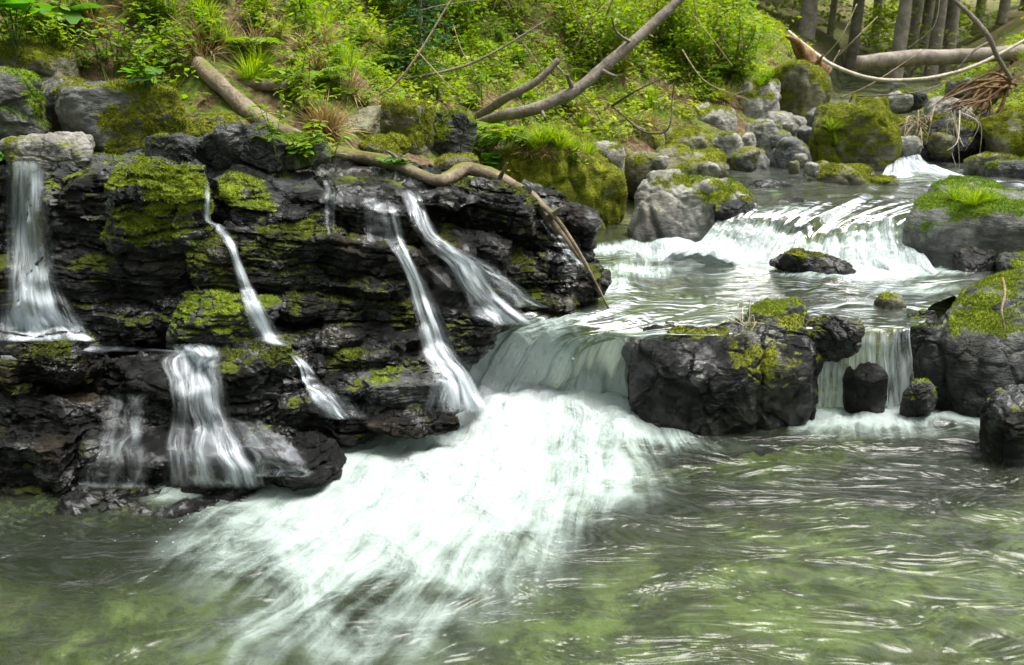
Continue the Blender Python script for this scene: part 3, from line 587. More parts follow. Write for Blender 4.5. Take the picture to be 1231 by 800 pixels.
tag(link('pool_water', pw, M_POOL), 'green clear pool below the falls with white foam spreading out', kind='structure')

def loft(name, rows, nu, nv, foam_rows, mat, label, blobs=None, z=0.42, disp=0.012, bulge=0.0, edge_fade=0.0, edge_drop=0.0, seed=0, lipvar=.55):
    """rows: (left pixel x, y, z), (right pixel x, y, z) from upstream to downstream"""
    L = catmull([Pz(*r[0]) if len(r[0]) == 3 else r[0][3] for r in rows], nu); Rr = catmull([Pz(*r[1]) for r in rows], nu)
    s = np.linspace(0, 1, nv)[None, :, None]
    G = L[:, None, :] * (1 - s) + Rr[:, None, :] * s
    cj = np.linspace(0, 1, nv); z0 = np.zeros(nv); sh = lipvar * nu / len(rows) * (fbm(np.stack([cj * 6, z0, z0], 1), 1.0, 130 + seed, 3) * 1.1 + .35 * fbm(np.stack([cj * 25, z0, z0], 1), 1.0, 131 + seed, 2))
    ii = np.clip(np.arange(nu)[:, None] + sh[None, :] * smooth(0, 12, np.arange(nu))[:, None] * smooth(nu - 1, nu - 12, np.arange(nu))[:, None], 0, nu - 1.001); i0 = ii.astype(int); fr_ = (ii - i0)[:, :, None]; jj = np.arange(nv)[None, :]
    Gz = (G[i0, jj] * (1 - fr_) + G[i0 + 1, jj] * fr_)[:, :, 2]; G = G.copy(); G[:, :, 2] = Gz
    mid = G[:, nv // 2]; ul = np.concatenate([[0], np.cumsum(np.linalg.norm(np.diff(mid, axis=0), axis=1))])
    wd = np.linalg.norm(L - Rr, axis=1).mean()
    sv = np.linspace(0, 1, nv)
    U = np.repeat(ul[:, None], nv, 1).ravel(); W = np.repeat((sv * wd)[None, :], nu, 0).ravel()
    f = np.repeat(np.interp(np.linspace(0, len(foam_rows) - 1, nu), range(len(foam_rows)), foam_rows)[:, None], nv, 1).ravel()
    P = G.reshape(-1, 3)
    if blobs: f = f + blob_field(P[:, 0], P[:, 1], blobs, z)
    if edge_fade: f = f * np.repeat((smooth(0, edge_fade, sv) * smooth(1, 1 - edge_fade, sv))[None, :], nu, 0).ravel()
    sn = fbm(np.stack([U * 1.2, W * 9, U * 0], 1), 1.0, 60 + seed, 4); ch = fbm(P, 5.0, 61 + seed, 4); big = fbm(P, 2.0, 62 + seed, 3)
    d = disp * (0.5 * sn + 0.9 * big) + np.clip(f, 0, 1) * (0.055 * ch + 0.022 * sn + .05 * big)
    P = P + np.stack([0 * d, -0.3 * d, d], 1)
    if edge_drop: P[:, 2] -= edge_drop * np.repeat((1 - smooth(0, .12, sv) * smooth(1, .88, sv))[None, :], nu, 0).ravel()
    me = mk_mesh(name, P, grid_faces(nu, nv), {'foam': np.clip(f, 0, 1.15)}, uv=np.stack([U, W], 1))
    return tag(link(name, me, mat), label, kind='structure')
# upper pool and second cascade
loft('upper_stream_water', [((830, 196, .70), (1340, 196, .70)), ((846, 212, .69), (1330, 216, .69)), ((880, 234, .675), (1260, 238, .68)), ((876, 250, .65), (1170, 254, .665)), ((866, 262, .61), (1126, 266, .63)),
      ((856, 276, .55), (1120, 282, .56)), ((838, 294, .48), (1128, 304, .475)), ((806, 312, .435), (1150, 332, .42)), ((790, 322, .37), (1170, 352, .37))],
     170, 150, [.02, .02, .03, .05, .14, .40, .80, 1.0, 1.0], M_STREAM, 'upper pool sliding over a smooth lip into the second cascade',
     blobs=[(1030, 238, .30, .06, 0, .22), (950, 250, .22, .06, 0, .25), (1125, 212, .35, .10, 0, .7), (880, 205, .15, .05, 0, .3), (900, 275, .2, .1, 0, .4)], z=.66, seed=1, lipvar=1.5, disp=.03)
# middle pool and main cascade
loft('middle_stream_water', [((660, 262, .45), (1240, 322, .45)), ((684, 285, .445), (1180, 345, .44)), ((696, 315, .43), (1120, 368, .425)), ((690, 350, .415), (1096, 392, .415)), ((642, 376, .40), (930, 402, .41)),
      ((604, 388, .36), (800, 410, .385)), ((578, 408, .28), (772, 420, .30)), ((556, 440, .15), (760, 446, .15)), ((536, 474, .04), (758, 478, .04)), ((520, 500, -.05), (776, 506, -.05))],
     210, 160, [.03, .03, .03, .03, .05, .30, .80, 1.1, 1.25, 1.4], M_STREAM, 'middle pool pouring over the main cascade in white strands',
     blobs=[(800, 300, .6, .16, .2, .5), (1060, 330, .45, .16, .1, .95), (960, 300, .35, .14, 0, .6), (850, 305, .45, .16, .2, .8), (760, 325, .28, .16, .3, .6), (720, 345, .22, .14, .2, .6), (900, 330, .5, .06, .1, .12), (650, 380, .3, .1, .4, .4), (740, 300, .3, .12, 0, .5), (1110, 350, .3, .08, 0, .3), (850, 360, .4, .05, .1, .12)],
     z=.42, disp=.022, seed=2, lipvar=1.1)
loft('waterfall', [((1074, 176, .84), (1106, 176, .84)), ((1072, 184, .81), (1108, 185, .81)), ((1068, 198, .74), (1126, 200, .74)), ((1060, 213, .675), (1190, 215, .675)), ((1050, 218, .67), (1210, 220, .67))],
     40, 50, [.6, .9, 1, .9, .3], M_FALL, 'far white cascade between the moss-streaked boulder and the root-draped one', seed=3, lipvar=.4)
loft('waterfall', [((980, 388, .418), (1096, 388, .418)), ((972, 400, .40), (1094, 398, .40)), ((968, 420, .33), (1094, 418, .33)), ((966, 455, .17), (1096, 452, .18)), ((962, 500, -.04), (1098, 498, -.04))],
     70, 70, [.10, .30, .62, .85, 1.1], M_FALL, 'little two-strand waterfall between the black boulder and the largest grey boulder', seed=4, lipvar=.9)

def fall(path, label, nu=70, nv=22, off=0.03, seed=0, strands=4):
    """path: pixel x, y, width px, foam; several strands, each laid on the rock that it runs over"""
    r = np.random.RandomState(500 + seed); P0 = catmull(path, nu); tt = np.linspace(0, 1, nu); z0 = np.zeros(nu); Vs, Fs, fs, us, n = [], [], [], [], 0
    for m in range(strands):
        P = P0.copy(); wdt = P0[:, 2] * (1.25 if m == 0 else r.uniform(.3, .65))
        if m: P[:, 0] += P0[:, 2] * (r.uniform(-.36, .36) + .28 * fbm(np.stack([tt * 3, z0 + m * 7.7 + seed, z0], 1), 1.0, 5, 3))
        w = max(5, int(nv * (1 if m == 0 else .5))); sv = np.linspace(-.5, .5, w); Dp = np.zeros((nu, w)); last = np.full(w, 3.8)
        for i in range(nu):
            for j in range(w):
                h, nn, _ = hit(P[i, 0] + sv[j] * wdt[i], P[i, 1], LEDB); Dp[i, j] = h[1] if h is not None else last[j]; last[j] = Dp[i, j]
        for _ in range(2): Dp = np.minimum(Dp, (np.roll(Dp, 1, 1) + np.roll(Dp, -1, 1) + Dp) / 3 + .01)
        for i in range(1, nu): Dp[i] = np.minimum(Dp[i], Dp[i - 1] + 0.006)
        Dp = np.stack([np.convolve(np.pad(Dp[:, j], 2, 'edge'), np.ones(5) / 5, 'valid') for j in range(w)], 1)
        G = np.array([[Py(P[i, 0] + sv[j] * wdt[i], P[i, 1], Dp[i, j] - off - .006 * m) for j in range(w)] for i in range(nu)])
        mid = G[:, w // 2]; ul = np.concatenate([[0], np.cumsum(np.linalg.norm(np.diff(mid, axis=0), axis=1))])
        U = np.repeat(ul[:, None], w, 1).ravel() + 3.1 * seed + m; wv = wdt * 3.6 / FPX; W = (sv[None, :] * (0.5 * wv[:, None] + 0.5 * wv.mean())).ravel() + seed + m * .7
        br = 1 + .8 * fbm(np.stack([tt * 5, z0 + m * 3.1, z0 + seed], 1), 1.0, 8, 3)
        f = (P[:, 3] * (.62 if m == 0 else r.uniform(.6, 1.05)) * np.clip(br, .35, 1.5) * smooth(0, .12, tt) * smooth(1, .92, tt))[:, None] * smooth(.5, .1, np.abs(sv))[None, :]
        Q = G.reshape(-1, 3) + np.stack([0 * U, -0.010 * fbm(np.stack([U * .8, W * 26, U * 0], 1), 1.0, 90 + seed, 3), 0 * U], 1)
        Vs.append(Q); Fs.append(grid_faces(nu, w) + n); fs.append(f.ravel()); us.append(np.stack([U, W], 1)); n += len(Q)
    me = mk_mesh('waterfall', np.concatenate(Vs), np.concatenate(Fs), {'foam': np.concatenate(fs)}, uv=np.concatenate(us))
    tag(link('waterfall', me, M_FALL), label, kind='structure')
fall([(28, 192, 40, .5), (30, 205, 50, .6), (32, 260, 58, .62), (36, 320, 62, .7), (42, 365, 84, .85), (50, 395, 120, .95), (56, 412, 150, .95)], 'broad veil of water falling at the left end of the ledge', seed=1, nv=40)
sh = [Pz(x, y, .50) for x, y in ((0, 408), (60, 406), (120, 409), (190, 413), (262, 417))]; sn_ = [Pz(x, y, z) for x, y, z in ((0, 430, .49), (60, 426, .49), (130, 421, .49), (200, 424, .485), (262, 432, .48))]
a_, b_ = catmull(sh, 60), catmull(sn_, 60); t_ = np.linspace(0, 1, 14)[None, :, None]; G_ = (a_[:, None] * (1 - t_) + b_[:, None] * t_).reshape(-1, 3); G_[:, 2] += -.02 + .03 * fbm(G_, 7, 8, 3)
tag(link('shelf_water', mk_mesh('shelf_water', G_, grid_faces(60, 14), {'foam': np.clip(.28 + .35 * smooth(-1.5, -1.9, G_[:, 0]) + .6 * fbm(G_, 7, 3, 3), 0, 1) * np.tile(smooth(1, .45, t_[0, :, 0]), 60)}, uv=G_[:, :2]), M_FALL), 'shallow white sheet of water crossing the shelf of the ledge', kind='structure')
fall([(228, 412, 60, .6), (236, 425, 66, .8), (238, 450, 64, .62), (243, 500, 70, .6), (250, 545, 100, .5), (256, 592, 150, .45)], 'waterfall pouring off the shelf beside the dark square block', seed=3, nv=40)
fall([(249, 212, 8, .6), (250, 235, 9, .6), (250, 264, 11, .6), (262, 272, 18, .6), (276, 292, 14, .7), (284, 312, 14, .75), (296, 345, 20, .75), (308, 375, 26, .8), (324, 405, 36, .75), (345, 418, 34, .5)], 'narrow trickle zigzagging down a crack in the ledge', seed=4, nu=90, nv=12)
fall([(352, 425, 14, .6), (366, 440, 16, .8), (378, 462, 26, .85), (398, 480, 50, .8), (418, 506, 66, .75)], 'short white chute below the crack, entering the foam', seed=5, nv=16)
fall([(466, 236, 24, .3), (470, 260, 26, .4), (476, 288, 26, .5), (488, 312, 20, .8), (505, 345, 24, .8), (518, 385, 36, .75), (532, 425, 50, .75), (552, 458, 60, .85), (562, 500, 84, .9)], 'slender left strand of the twin falls on the ledge', seed=6, nu=90, nv=20)
fall([(488, 226, 24, .45), (498, 245, 24, .5), (512, 278, 26, .6), (530, 296, 36, .85), (556, 318, 42, .9), (576, 350, 46, .85), (594, 372, 60, .85), (618, 394, 80, .8)], 'wider right strand of the twin falls on the ledge', seed=7, nu=90, nv=24)
fall([(650, 262, 10, .25), (668, 285, 20, .3), (690, 320, 26, .35)], 'water slipping down the rock beneath the branch tip', seed=8, nv=12)
for q_, lb_ in (([(392, 214, 20, .1), (394, 232, 18, .2), (396, 262, 16, .18), (397, 285, 18, .1)], 'faint trickle dripping from the flat top of the ledge'), ([(448, 236, 40, .2), (450, 262, 44, .25), (458, 292, 40, .25)], 'thin veil of drops beside the left strand of the twin falls'),
                ([(150, 470, 60, .25), (146, 500, 56, .3), (140, 545, 70, .3), (140, 590, 110, .3)], 'broken trickles running off the front of the shelf'), ([(275, 500, 60, .2), (300, 535, 90, .3), (318, 575, 120, .35)], 'thin water spreading over the flat slab at the pool'), ([(545, 300, 30, .3), (590, 330, 40, .3), (640, 372, 60, .3)], 'spray sliding down beside the right strand of the twin falls')):
    fall(q_, lb_, seed=20 + len(lb_) % 17, nu=50, nv=16, strands=5)
# bubbles drifting on the dark left part of the pool
r = np.random.RandomState(3); D3, F3 = ico(2); bv, bf, nb = [], [], 0
for i in range(70):
    c = Pz(r.normal(280, 70), r.normal(625, 30), 0.004); V = D3 * np.array([1, 1, .55]) * r.uniform(.0015, .004) + c; bv.append(V); bf.append(F3 + nb); nb += len(V)
bn = np.concatenate(bv); tag(link('water_bubbles', mk_mesh('water_bubbles', bn, np.concatenate(bf), {'foam': np.full(len(bn), .7)}, uv=bn[:, :2] * 3), M_FALL), 'scattered white bubbles drifting on the pool', kind='stuff')

# ------------------------------------------------------------------ wood
def tube(path, rad, n=9, nu=None, rough=0.12, seed=0, cap=True):
    nu = nu or max(8, 5 * len(path)); P = catmull(path, nu); Rd = np.interp(np.linspace(0, len(rad) - 1, nu), range(len(rad)), rad)
    T = np.gradient(P, axis=0); T /= np.linalg.norm(T, axis=1, keepdims=True)
    A = np.cross(T, np.array([0.13, 0.31, 0.94])); A /= np.linalg.norm(A, axis=1, keepdims=True); B = np.cross(T, A)
    th = np.arange(n) * 2 * math.pi / n
    V = P[:, None, :] + Rd[:, None, None] * (A[:, None, :] * np.cos(th)[None, :, None] + B[:, None, :] * np.sin(th)[None, :, None])
    V = V.reshape(-1, 3); m = float(np.mean(Rd)); c = np.repeat(P, n, 0)
    V = c + (V - c) * (1 + rough * 2 * fbm(V, 0.35 / max(m, .003), seed, 3))[:, None]
    i = np.arange(nu - 1)[:, None] * n + np.arange(n)[None, :]; j = np.arange(nu - 1)[:, None] * n + (np.arange(n)[None, :] + 1) % n
    F = np.stack([i, j, j + n, i + n], -1).reshape(-1, 4)
    F = np.concatenate([F[:, [0, 1, 2]], F[:, [0, 2, 3]]])
    if cap:
        V = np.concatenate([V, P[:1], P[-1:]]); a = len(V) - 2; k = np.arange(n); k2 = (k + 1) % n
        F = np.concatenate([F, np.stack([k2, k, np.full(n, a)], 1), np.stack([(nu - 1) * n + k, (nu - 1) * n + k2, np.full(n, a + 1)], 1)])
    return V, F
def join(parts):
    Vs, Fs, n = [], [], 0
    for V, F in parts: Vs.append(V); Fs.append(F + n); n += len(V)
    return np.concatenate(Vs), np.concatenate(Fs)
M_BRANCH = bark_mat('branch_bark', (0.12, 0.09, 0.06), (0.24, 0.195, 0.14), 0.42)
def pixpath(pts): return [Py(x, y, Y) for x, y, Y in pts]
def rest(pts, k):      # the first k points lie on the ground or rock that they cross
    out = []
    for i, (x, y, Y) in enumerate(pts):
        h = hit(x, y)[0] if i < k else None
        out.append((x, y, min(Y, h[1] - .05) if h is not None and h[1] > 3.5 else Y))
    return out
def wood(name, pts, rpx, mat, label, cat, limbs=(), group=None, n=10, world=False, rough=.12):
    p = [np.array(q, float) for q in pts] if world else pixpath(pts); k = p[0][1] / FPX if not world else 1.0
    root = empty(name, p[0]); tag(root, label, cat, group)
    V, F = tube(p, [a * k for a in rpx], n, seed=int(abs(p[0][0] * 991)) % 500, rough=rough)
    link('stem' if cat not in ('log', 'tree trunk') else 'trunk', mk_mesh('stem', V - p[0], F), mat, root)
    for pts2, r2 in limbs:
        q = pixpath(pts2) if not world else pts2; V, F = tube(q, [a * k for a in r2], 6, seed=5); link('limb', mk_mesh('limb', V - p[0], F), mat, root)
    return root
wood('fallen_branch', rest([(238, 78, 5.25), (262, 100, 5.1), (300, 135, 4.9), (345, 160, 4.7), (400, 183, 4.52), (460, 194, 4.42), (520, 216, 4.36), (540, 214, 4.36), (562, 203, 4.36), (600, 216, 4.36), (640, 240, 4.36), (665, 268, 4.30), (690, 300, 4.24), (716, 336, 4.20)], 9),
     [9, 10.5, 10, 9, 8, 7.5, 6, 6.5, 7.5, 7.5, 7, 6, 4, 1.5], M_BRANCH, 'long bent fallen branch arching over the ledge into the cascade', 'branch', n=14,
     limbs=[([(275, 108, 5.0), (300, 103, 4.95), (346, 104, 4.9)], [9, 8, 6]), ([(640, 240, 4.34), (668, 262, 4.24), (700, 310, 4.16), (732, 372, 4.12)], [4, 3, 2, 1]), ([(660, 262, 4.3), (668, 256, 4.24), (676, 248, 4.2)], [4, 3, 1]), ([(245, 85, 5.2), (252, 105, 5.0), (274, 112, 4.9)], [4, 4, 3]), ([(600, 216, 4.34), (606, 204, 4.3), (610, 196, 4.28)], [3, 2, .8]), ([(480, 200, 4.38), (474, 188, 4.32), (462, 180, 4.3)], [3, 2, .8])], rough=.17)
wood('mossy_log', [(335, 98, 5.3), (355, 118, 5.15), (378, 148, 5.0), (392, 172, 4.85)], [10, 10, 9, 6], M_BARK_MOSSY, 'short mossy log lying behind the fallen branch near the reddish tuft', 'log')
hb = hit(596, 142)[0][1]; print('trunk base', hb, 'branch', [round(float(hit(x, y)[0][1]), 2) for x, y in ((238, 78), (262, 100), (300, 135), (345, 160), (400, 183), (460, 194), (520, 216), (540, 214), (600, 216), (640, 240), (690, 300))])
wood('leaning_trunk', [(570, 152, 6.5), (600, 140, 6.2), (640, 132, 6.1), (690, 110, 6.1), (722, 84, 6.15), (748, 62, 6.2), (786, 28, 6.3), (830, -16, 6.4), (900, -110, 6.6)], [6, 6, 6.5, 6.5, 6, 6, 5.5, 5, 4], M_BARK,
     'smooth grey trunk leaning out across the mossy bank', 'tree trunk', n=12, limbs=[([(760, 52, 6.22), (742, 40, 6.1), (735, 20, 6.0)], [2, 1.5, .8]), ([(690, 110, 6.1), (684, 98, 6.05), (682, 90, 6.0)], [3.5, 2.5, 1.5]), ([(722, 84, 6.15), (734, 90, 6.05), (742, 92, 6.0)], [3, 2, 1.2]), ([(650, 130, 6.1), (655, 142, 6.0)], [3, 1.5])], rough=.13)
wood('dead_limb', [(575, 140, 6.6), (612, 116, 6.25), (645, 98, 6.2), (672, 72, 6.2)], [5.5, 5, 4, 3], M_BARK, 'stubby dead limb lying parallel above the leaning trunk', 'branch')
wood('bleached_branch', [(948, 38, 9.6), (972, 58, 9.3), (1000, 78, 9.0), (1040, 93, 8.8), (1080, 97, 8.7), (1130, 92, 8.6), (1180, 76, 8.6), (1240, 44, 8.7)], [1.5, 1.8, 2.0, 2.0, 2.0, 2.0, 1.8, 1.6], M_PALE, 'bleached bare branch bowed between the stump and the log', 'branch', rough=.05)
wood('fallen_log', [(1030, 76, 12.6), (1100, 70, 12.4), (1160, 67, 12.2), (1260, 62, 12.0)], [8, 8.5, 8.5, 8.5], M_TRUNK, 'straight grey log lying on the forest floor before the tree trunks', 'log', n=14)
wood('weathered_stump', [(990, 92, 9.2), (978, 78, 9.2), (966, 64, 9.25), (952, 46, 9.3)], [13, 11, 8, 3], M_ROOT, 'weathered jagged stump leaning over the large mossy rock mass', 'stump', limbs=[([(966, 66, 9.2), (958, 50, 9.1), (944, 44, 9.1)], [5, 4, 1]), ([(978, 82, 9.1), (990, 66, 9.0)], [4, 1])], rough=.3)
wood('bent_twig', [(735, 128, 6.9), (750, 140, 6.8), (772, 158, 6.7), (796, 160, 6.7), (806, 148, 6.7), (808, 120, 6.8), (812, 92, 6.8)], [1, 1.1, 1.2, 1.1, 1, .8, .5], M_DARKTWIG, 'dark twig bent in a hook above the yellow mossy stone', 'twig', limbs=[([(735, 128, 6.9), (760, 112, 6.8), (792, 96, 6.8)], [1.5, 1.2, .8])])
wood('hanging_twig', [(1205, 334, 3.86), (1208, 352, 3.80), (1204, 375, 3.74), (1207, 395, 3.72), (1202, 412, 3.72)], [1.6, 1.5, 1.3, 1.1, .7], M_TWIG, 'thin pale twig hanging down the face of the largest grey boulder', 'twig')
wood('leafless_branch', [(1140, -6, 8.4), (1168, 20, 8.3), (1188, 44, 8.2), (1200, 70, 8.2), (1216, 96, 8.2)], [2, 2.5, 2.8, 2.6, 2.2], M_BARK, 'thin leaning sapling stem crossing in front of the straight log', 'branch', limbs=[([(1190, 50, 8.2), (1170, 62, 8.1), (1150, 85, 8.1)], [1.5, 1.2, .7])])
r = np.random.RandomState(12)
TW = [((430, 103), (560, 78), (655, 26), 6.6), ((415, 128), (480, 98), (545, -5), 5.9), ((575, 95), (560, 60), (545, 30), 6.9), ((660, 70), (700, 120), (730, 160), 6.3), ((880, 210 - 130), (860, 60), (835, 20), 7.6), ((1010, 118), (1050, 100), (1110, 60), 9.0), ((1030, 116), (1100, 108), (1160, 88), 8.9), ((985, 75), (1015, 45), (1030, 5), 9.6), ((1005, 70), (1030, 45), (1055, 20), 9.7),
      ((240, 12), (300, 22), (360, 16), 6.0), ((355, 40), (385, 70), (395, 100), 5.6), ((690, 60), (720, 20), (740, -5), 7.4), ((620, 40), (650, 80), (655, 110), 6.6), ((940, 120), (985, 95), (1010, 60), 9.1), ((500, 60), (540, 100), (560, 120), 6.2), ((455, 30), (520, 10), (580, 0), 6.8), ((820, 60), (850, 95), (900, 120), 8.0), ((1140, 128), (1180, 110), (1230, 100), 8.6), ((1090, 60), (1120, 30), (1130, -5), 10), ((310, 60), (330, 30), (335, -5), 6.1)]
for i, (a, b, c, Y) in enumerate(TW):
    th = [1.8, 1.5, .8] if i in (0, 1) else [.9, .7, .4]
    wood('dry_twig', [(*a, Y), (b[0] + r.uniform(-4, 4), b[1] + r.uniform(-4, 4), Y - .1), (*c, Y)], th, M_TWIG if i % 3 else M_BARK, ['long grey stick propped across the fern-covered slope', 'forked greenish stick rising from the bank behind the greenish slab'][i] if i < 2 else 'thin dry stick caught in the undergrowth of the bank', 'twig', group='thin sticks in the undergrowth' if i > 1 else None)
# torn root plate and the dry grass bundles beside it
def bundle(name, label, cat, cx, cy, Y, n, ex, ey, rpx, mat, curl, part, seed, spread=1.0, base=None):
    r = np.random.RandomState(seed); base = Py(cx, cy, Y); root = empty(name, base); tag(root, label, cat)
    for i in range(n):
        a = r.uniform(0, 2 * math.pi); p = [base + r.normal(0, .03 * spread, 3)]
        e = Py(cx + ex * r.uniform(.3, 1.2) + r.normal(0, 10 * spread), cy + ey * r.uniform(.4, 1.1) + r.normal(0, 9 * spread), Y + r.uniform(-.35, .15))
        m = (p[0] + e) / 2 + r.normal(0, .05, 3) + np.array([0, 0, curl * r.uniform(.4, 1.3)]); p += [m, e]
        V, F = tube(p, [rpx * Y / FPX * r.uniform(.5, 1.3), rpx * Y / FPX * .8, rpx * Y / FPX * .25], 5, 12, .1, i, cap=False)
        link(part, mk_mesh(part, V - base, F), mat, root)
    return root
bundle('root_plate', 'torn brown root plate with tangled roots above the flat mossy boulder', 'roots', 1212, 104, 8.5, 34, -70, 42, 1.9, M_ROOT, .03, 'root', 4, 1.4)
bundle('dry_reeds', 'reddish dry stems bent over beside the far white cascade', 'dry stems', 1112, 150, 7.6, 22, -38, 22, .9, M_TWIG, .12, 'stem', 6)
bundle('hanging_roots', 'pale dry roots hanging over the dark boulder', 'roots', 1150, 140, 7.4, 9, 10, 58, .8, M_PALE, .03, 'root', 8, 1.2)
bundle('grass_wisp', 'small wisp of dry straw snagged on top of the big wet black boulder', 'dry grass', 905, 398, 3.72, 12, -12, -8, .5, M_PALE, .015, 'stem', 9, .35)

# ------------------------------------------------------------------ leaves and plants
KEEP = [(60, 100, 222, 190, 4.4), (-50, 80, 60, 190, 4.4), (-30, 60, 92, 125, 4.9), (82, 14, 152, 80, 5.4), (220, 150, 345, 205, 4.6), (318, 165, 402, 210, 4.5), (404, 130, 575, 195, 5.4), (604, 195, 750, 290, 9), (700, 172, 980, 300, 9), (840, 130, 1000, 215, 9), (555, 195, 612, 240, 5.5),
        (225, 65, 300, 145, 9), (270, 105, 352, 172, 9), (330, 145, 420, 195, 4.8), (400, 175, 540, 225, 4.6), (596, 118, 690, 142, 6.1), (680, 70, 750, 118, 6.1)]
def clear_of(P):
    d = P - CAM; u = d[:, 0]; fw = d[:, 1] * CP - d[:, 2] * SP; up = d[:, 1] * SP + d[:, 2] * CP
    px, py = 615.5 + FPX * u / fw, 400 - FPX * up / fw; ok = np.ones(len(P), bool)
    for x0, y0, x1, y1, Y in KEEP: ok &= ~((px > x0) & (px < x1) & (py > y0) & (py < y1) & (P[:, 1] < Y))
    return ok
LEAF_V = np.array([[0, 0, 0], [.38, .23, .03], [.38, 0, -.03], [.38, -.23, .03], [.75, .17, .0], [.75, 0, -.06], [.75, -.17, .0], [1, 0, -.12]], float)
LEAF_F = np.array([[0, 2, 1], [0, 3, 2], [1, 2, 5], [1, 5, 4], [2, 3, 6], [2, 6, 5], [4, 5, 7], [5, 6, 7]])
SML_V = np.array([[0, 0, 0], [.5, .27, .06], [1, 0, -.04], [.5, -.27, .06]], float); SML_F = np.array([[0, 2, 1], [0, 3, 2]])
BLD_V = np.array([[0, -.017, 0], [0, .017, 0], [.5, -.015, .02], [.5, .015, .02], [1, 0, -.16]], float); BLD_F = np.array([[0, 2, 1], [1, 2, 3], [2, 4, 3]])
def rotm(yaw, pitch, roll):
    cy, sy, cp, sp, cr, sr = np.cos(yaw), np.sin(yaw), np.cos(pitch), np.sin(pitch), np.cos(roll), np.sin(roll)
    M = np.empty((len(yaw), 3, 3))
    M[:, 0, 0] = cy * cp; M[:, 0, 1] = -sy * cr - cy * sp * sr; M[:, 0, 2] = sy * sr - cy * sp * cr
    M[:, 1, 0] = sy * cp; M[:, 1, 1] = cy * cr - sy * sp * sr; M[:, 1, 2] = -cy * sr - sy * sp * cr
    M[:, 2, 0] = sp; M[:, 2, 1] = cp * sr; M[:, 2, 2] = cp * cr
    return M
def inst(tv, tf, P, M, S):
    S = np.asarray(S)[:, None, None]
    V = np.einsum('nij,kj->nki', M, tv) * S + P[:, None, :]
    F = (tf[None] + (np.arange(len(P)) * len(tv))[:, None, None]).reshape(-1, 3)
    return V.reshape(-1, 3), F
G1, G2, G3 = np.array([.13, .24, .016]), np.array([.29, .36, .032]), np.array([.065, .14, .016])
TAN, RUST = np.array([.30, .22, .10]), np.array([.22, .10, .035])
def greens(t, r, n, jit=.3):
    t = np.clip(t, 0, 1)[:, None]; c = np.where(t < .5, G3 + (G1 - G3) * t * 2, G1 + (G2 - G1) * (t * 2 - 1))
    return c * r.uniform(1 - jit, 1 + jit, (n, 1))
def leaf_obj(name, V, F, col_per, nv, mat, parent=None, org=0):
    o = link(name, mk_mesh(name, V - org, F, col=np.repeat(col_per, nv, 0), smooth_=False), mat, parent); tag(o, kind='stuff'); return o
# -- templates (at the origin, unit scale in metres)
def tpl_herb(seed, h=.16, stems=6, ls=.05, t0=.55, lean=.5):
    r = np.random.RandomState(seed); st, P, yaw, pit, S = [], [], [], [], []
    for i in range(stems):
        a = r.uniform(0, 6.28); ln = r.uniform(.1, lean) * h; hh = h * r.uniform(.6, 1.1); b = np.array([r.normal(0, .02), r.normal(0, .02), 0])
        e = b + np.array([math.cos(a) * ln, math.sin(a) * ln, hh]); st.append(tube([b, (b + e) / 2 + [0, 0, .1 * h], e], [.0022, .0018, .001], 4, 6, 0, cap=False))
        for q in (.45, .62, .8, .95, 1.0):
            c = b + (e - b) * q
            for s in (0, math.pi):
                P.append(c); yaw.append(a + q * 9 + s + r.normal(0, .4)); pit.append(r.uniform(-.45, .35)); S.append(ls * r.uniform(.6, 1.25) * (1.15 - .45 * q))
    P = np.array(P); n = len(P); V, F = inst(LEAF_V, LEAF_F, P, rotm(np.array(yaw), np.array(pit), r.normal(0, .3, n)), S)
    return join(st), (V, F, greens(np.clip(t0 + r.normal(0, .18, n), 0, 1), r, n, .25))
def tpl_grass(seed, n=70, L=.16, cols=None, spread=.035, droop=.5):
    r = np.random.RandomState(seed); a = r.uniform(0, 6.28, n); P = np.stack([np.cos(a) * r.uniform(0, spread, n), np.sin(a) * r.uniform(0, spread, n), np.zeros(n)], 1)
    V, F = inst(BLD_V, BLD_F, P, rotm(a + r.normal(0, .4, n), r.uniform(droop, 1.45, n), r.normal(0, .4, n)), L * r.uniform(.5, 1.15, n))
    return V, F, (cols[0] + (cols[1] - cols[0]) * r.uniform(0, 1, (n, 1))) * r.uniform(.8, 1.25, (n, 1))
def tpl_fern(seed, fr=9, L=.34):
    r = np.random.RandomState(seed); st, out = [], []
    for i in range(fr):
        a = i * 6.28 / fr + r.normal(0, .25); up = r.uniform(.75, 1.25); l = L * r.uniform(.7, 1.05)
        pts = [np.array([math.cos(a) * l * q * math.cos(up - .7 * q), math.sin(a) * l * q * math.cos(up - .7 * q), l * q * math.sin(up - .75 * q)]) for q in (0, .33, .66, 1)]
        st.append(tube(pts, [.002, .0016, .001, .0005], 4, 8, 0, cap=False)); C_ = catmull(pts, 22)[3:]
        for j, c in enumerate(C_):
            q = j / 19; wl_ = .30 * l * math.sin(math.pi * min(1, .18 + .82 * q)) ** .8 + .008
            for s in (1, -1): out.append((c, a + s * 1.25, -.1, wl_))
    P = np.array([o[0] for o in out]); n = len(P); tv = LEAF_V * np.array([1, .55, 1])
    V, F = inst(tv, LEAF_F, P, rotm(np.array([o[1] for o in out]), np.array([o[2] for o in out]) + r.normal(0, .12, n), r.normal(0, .15, n)), [o[3] for o in out])
    return join(st), (V, F, greens(np.full(n, .62) + r.normal(0, .08, n), r, n, .15))
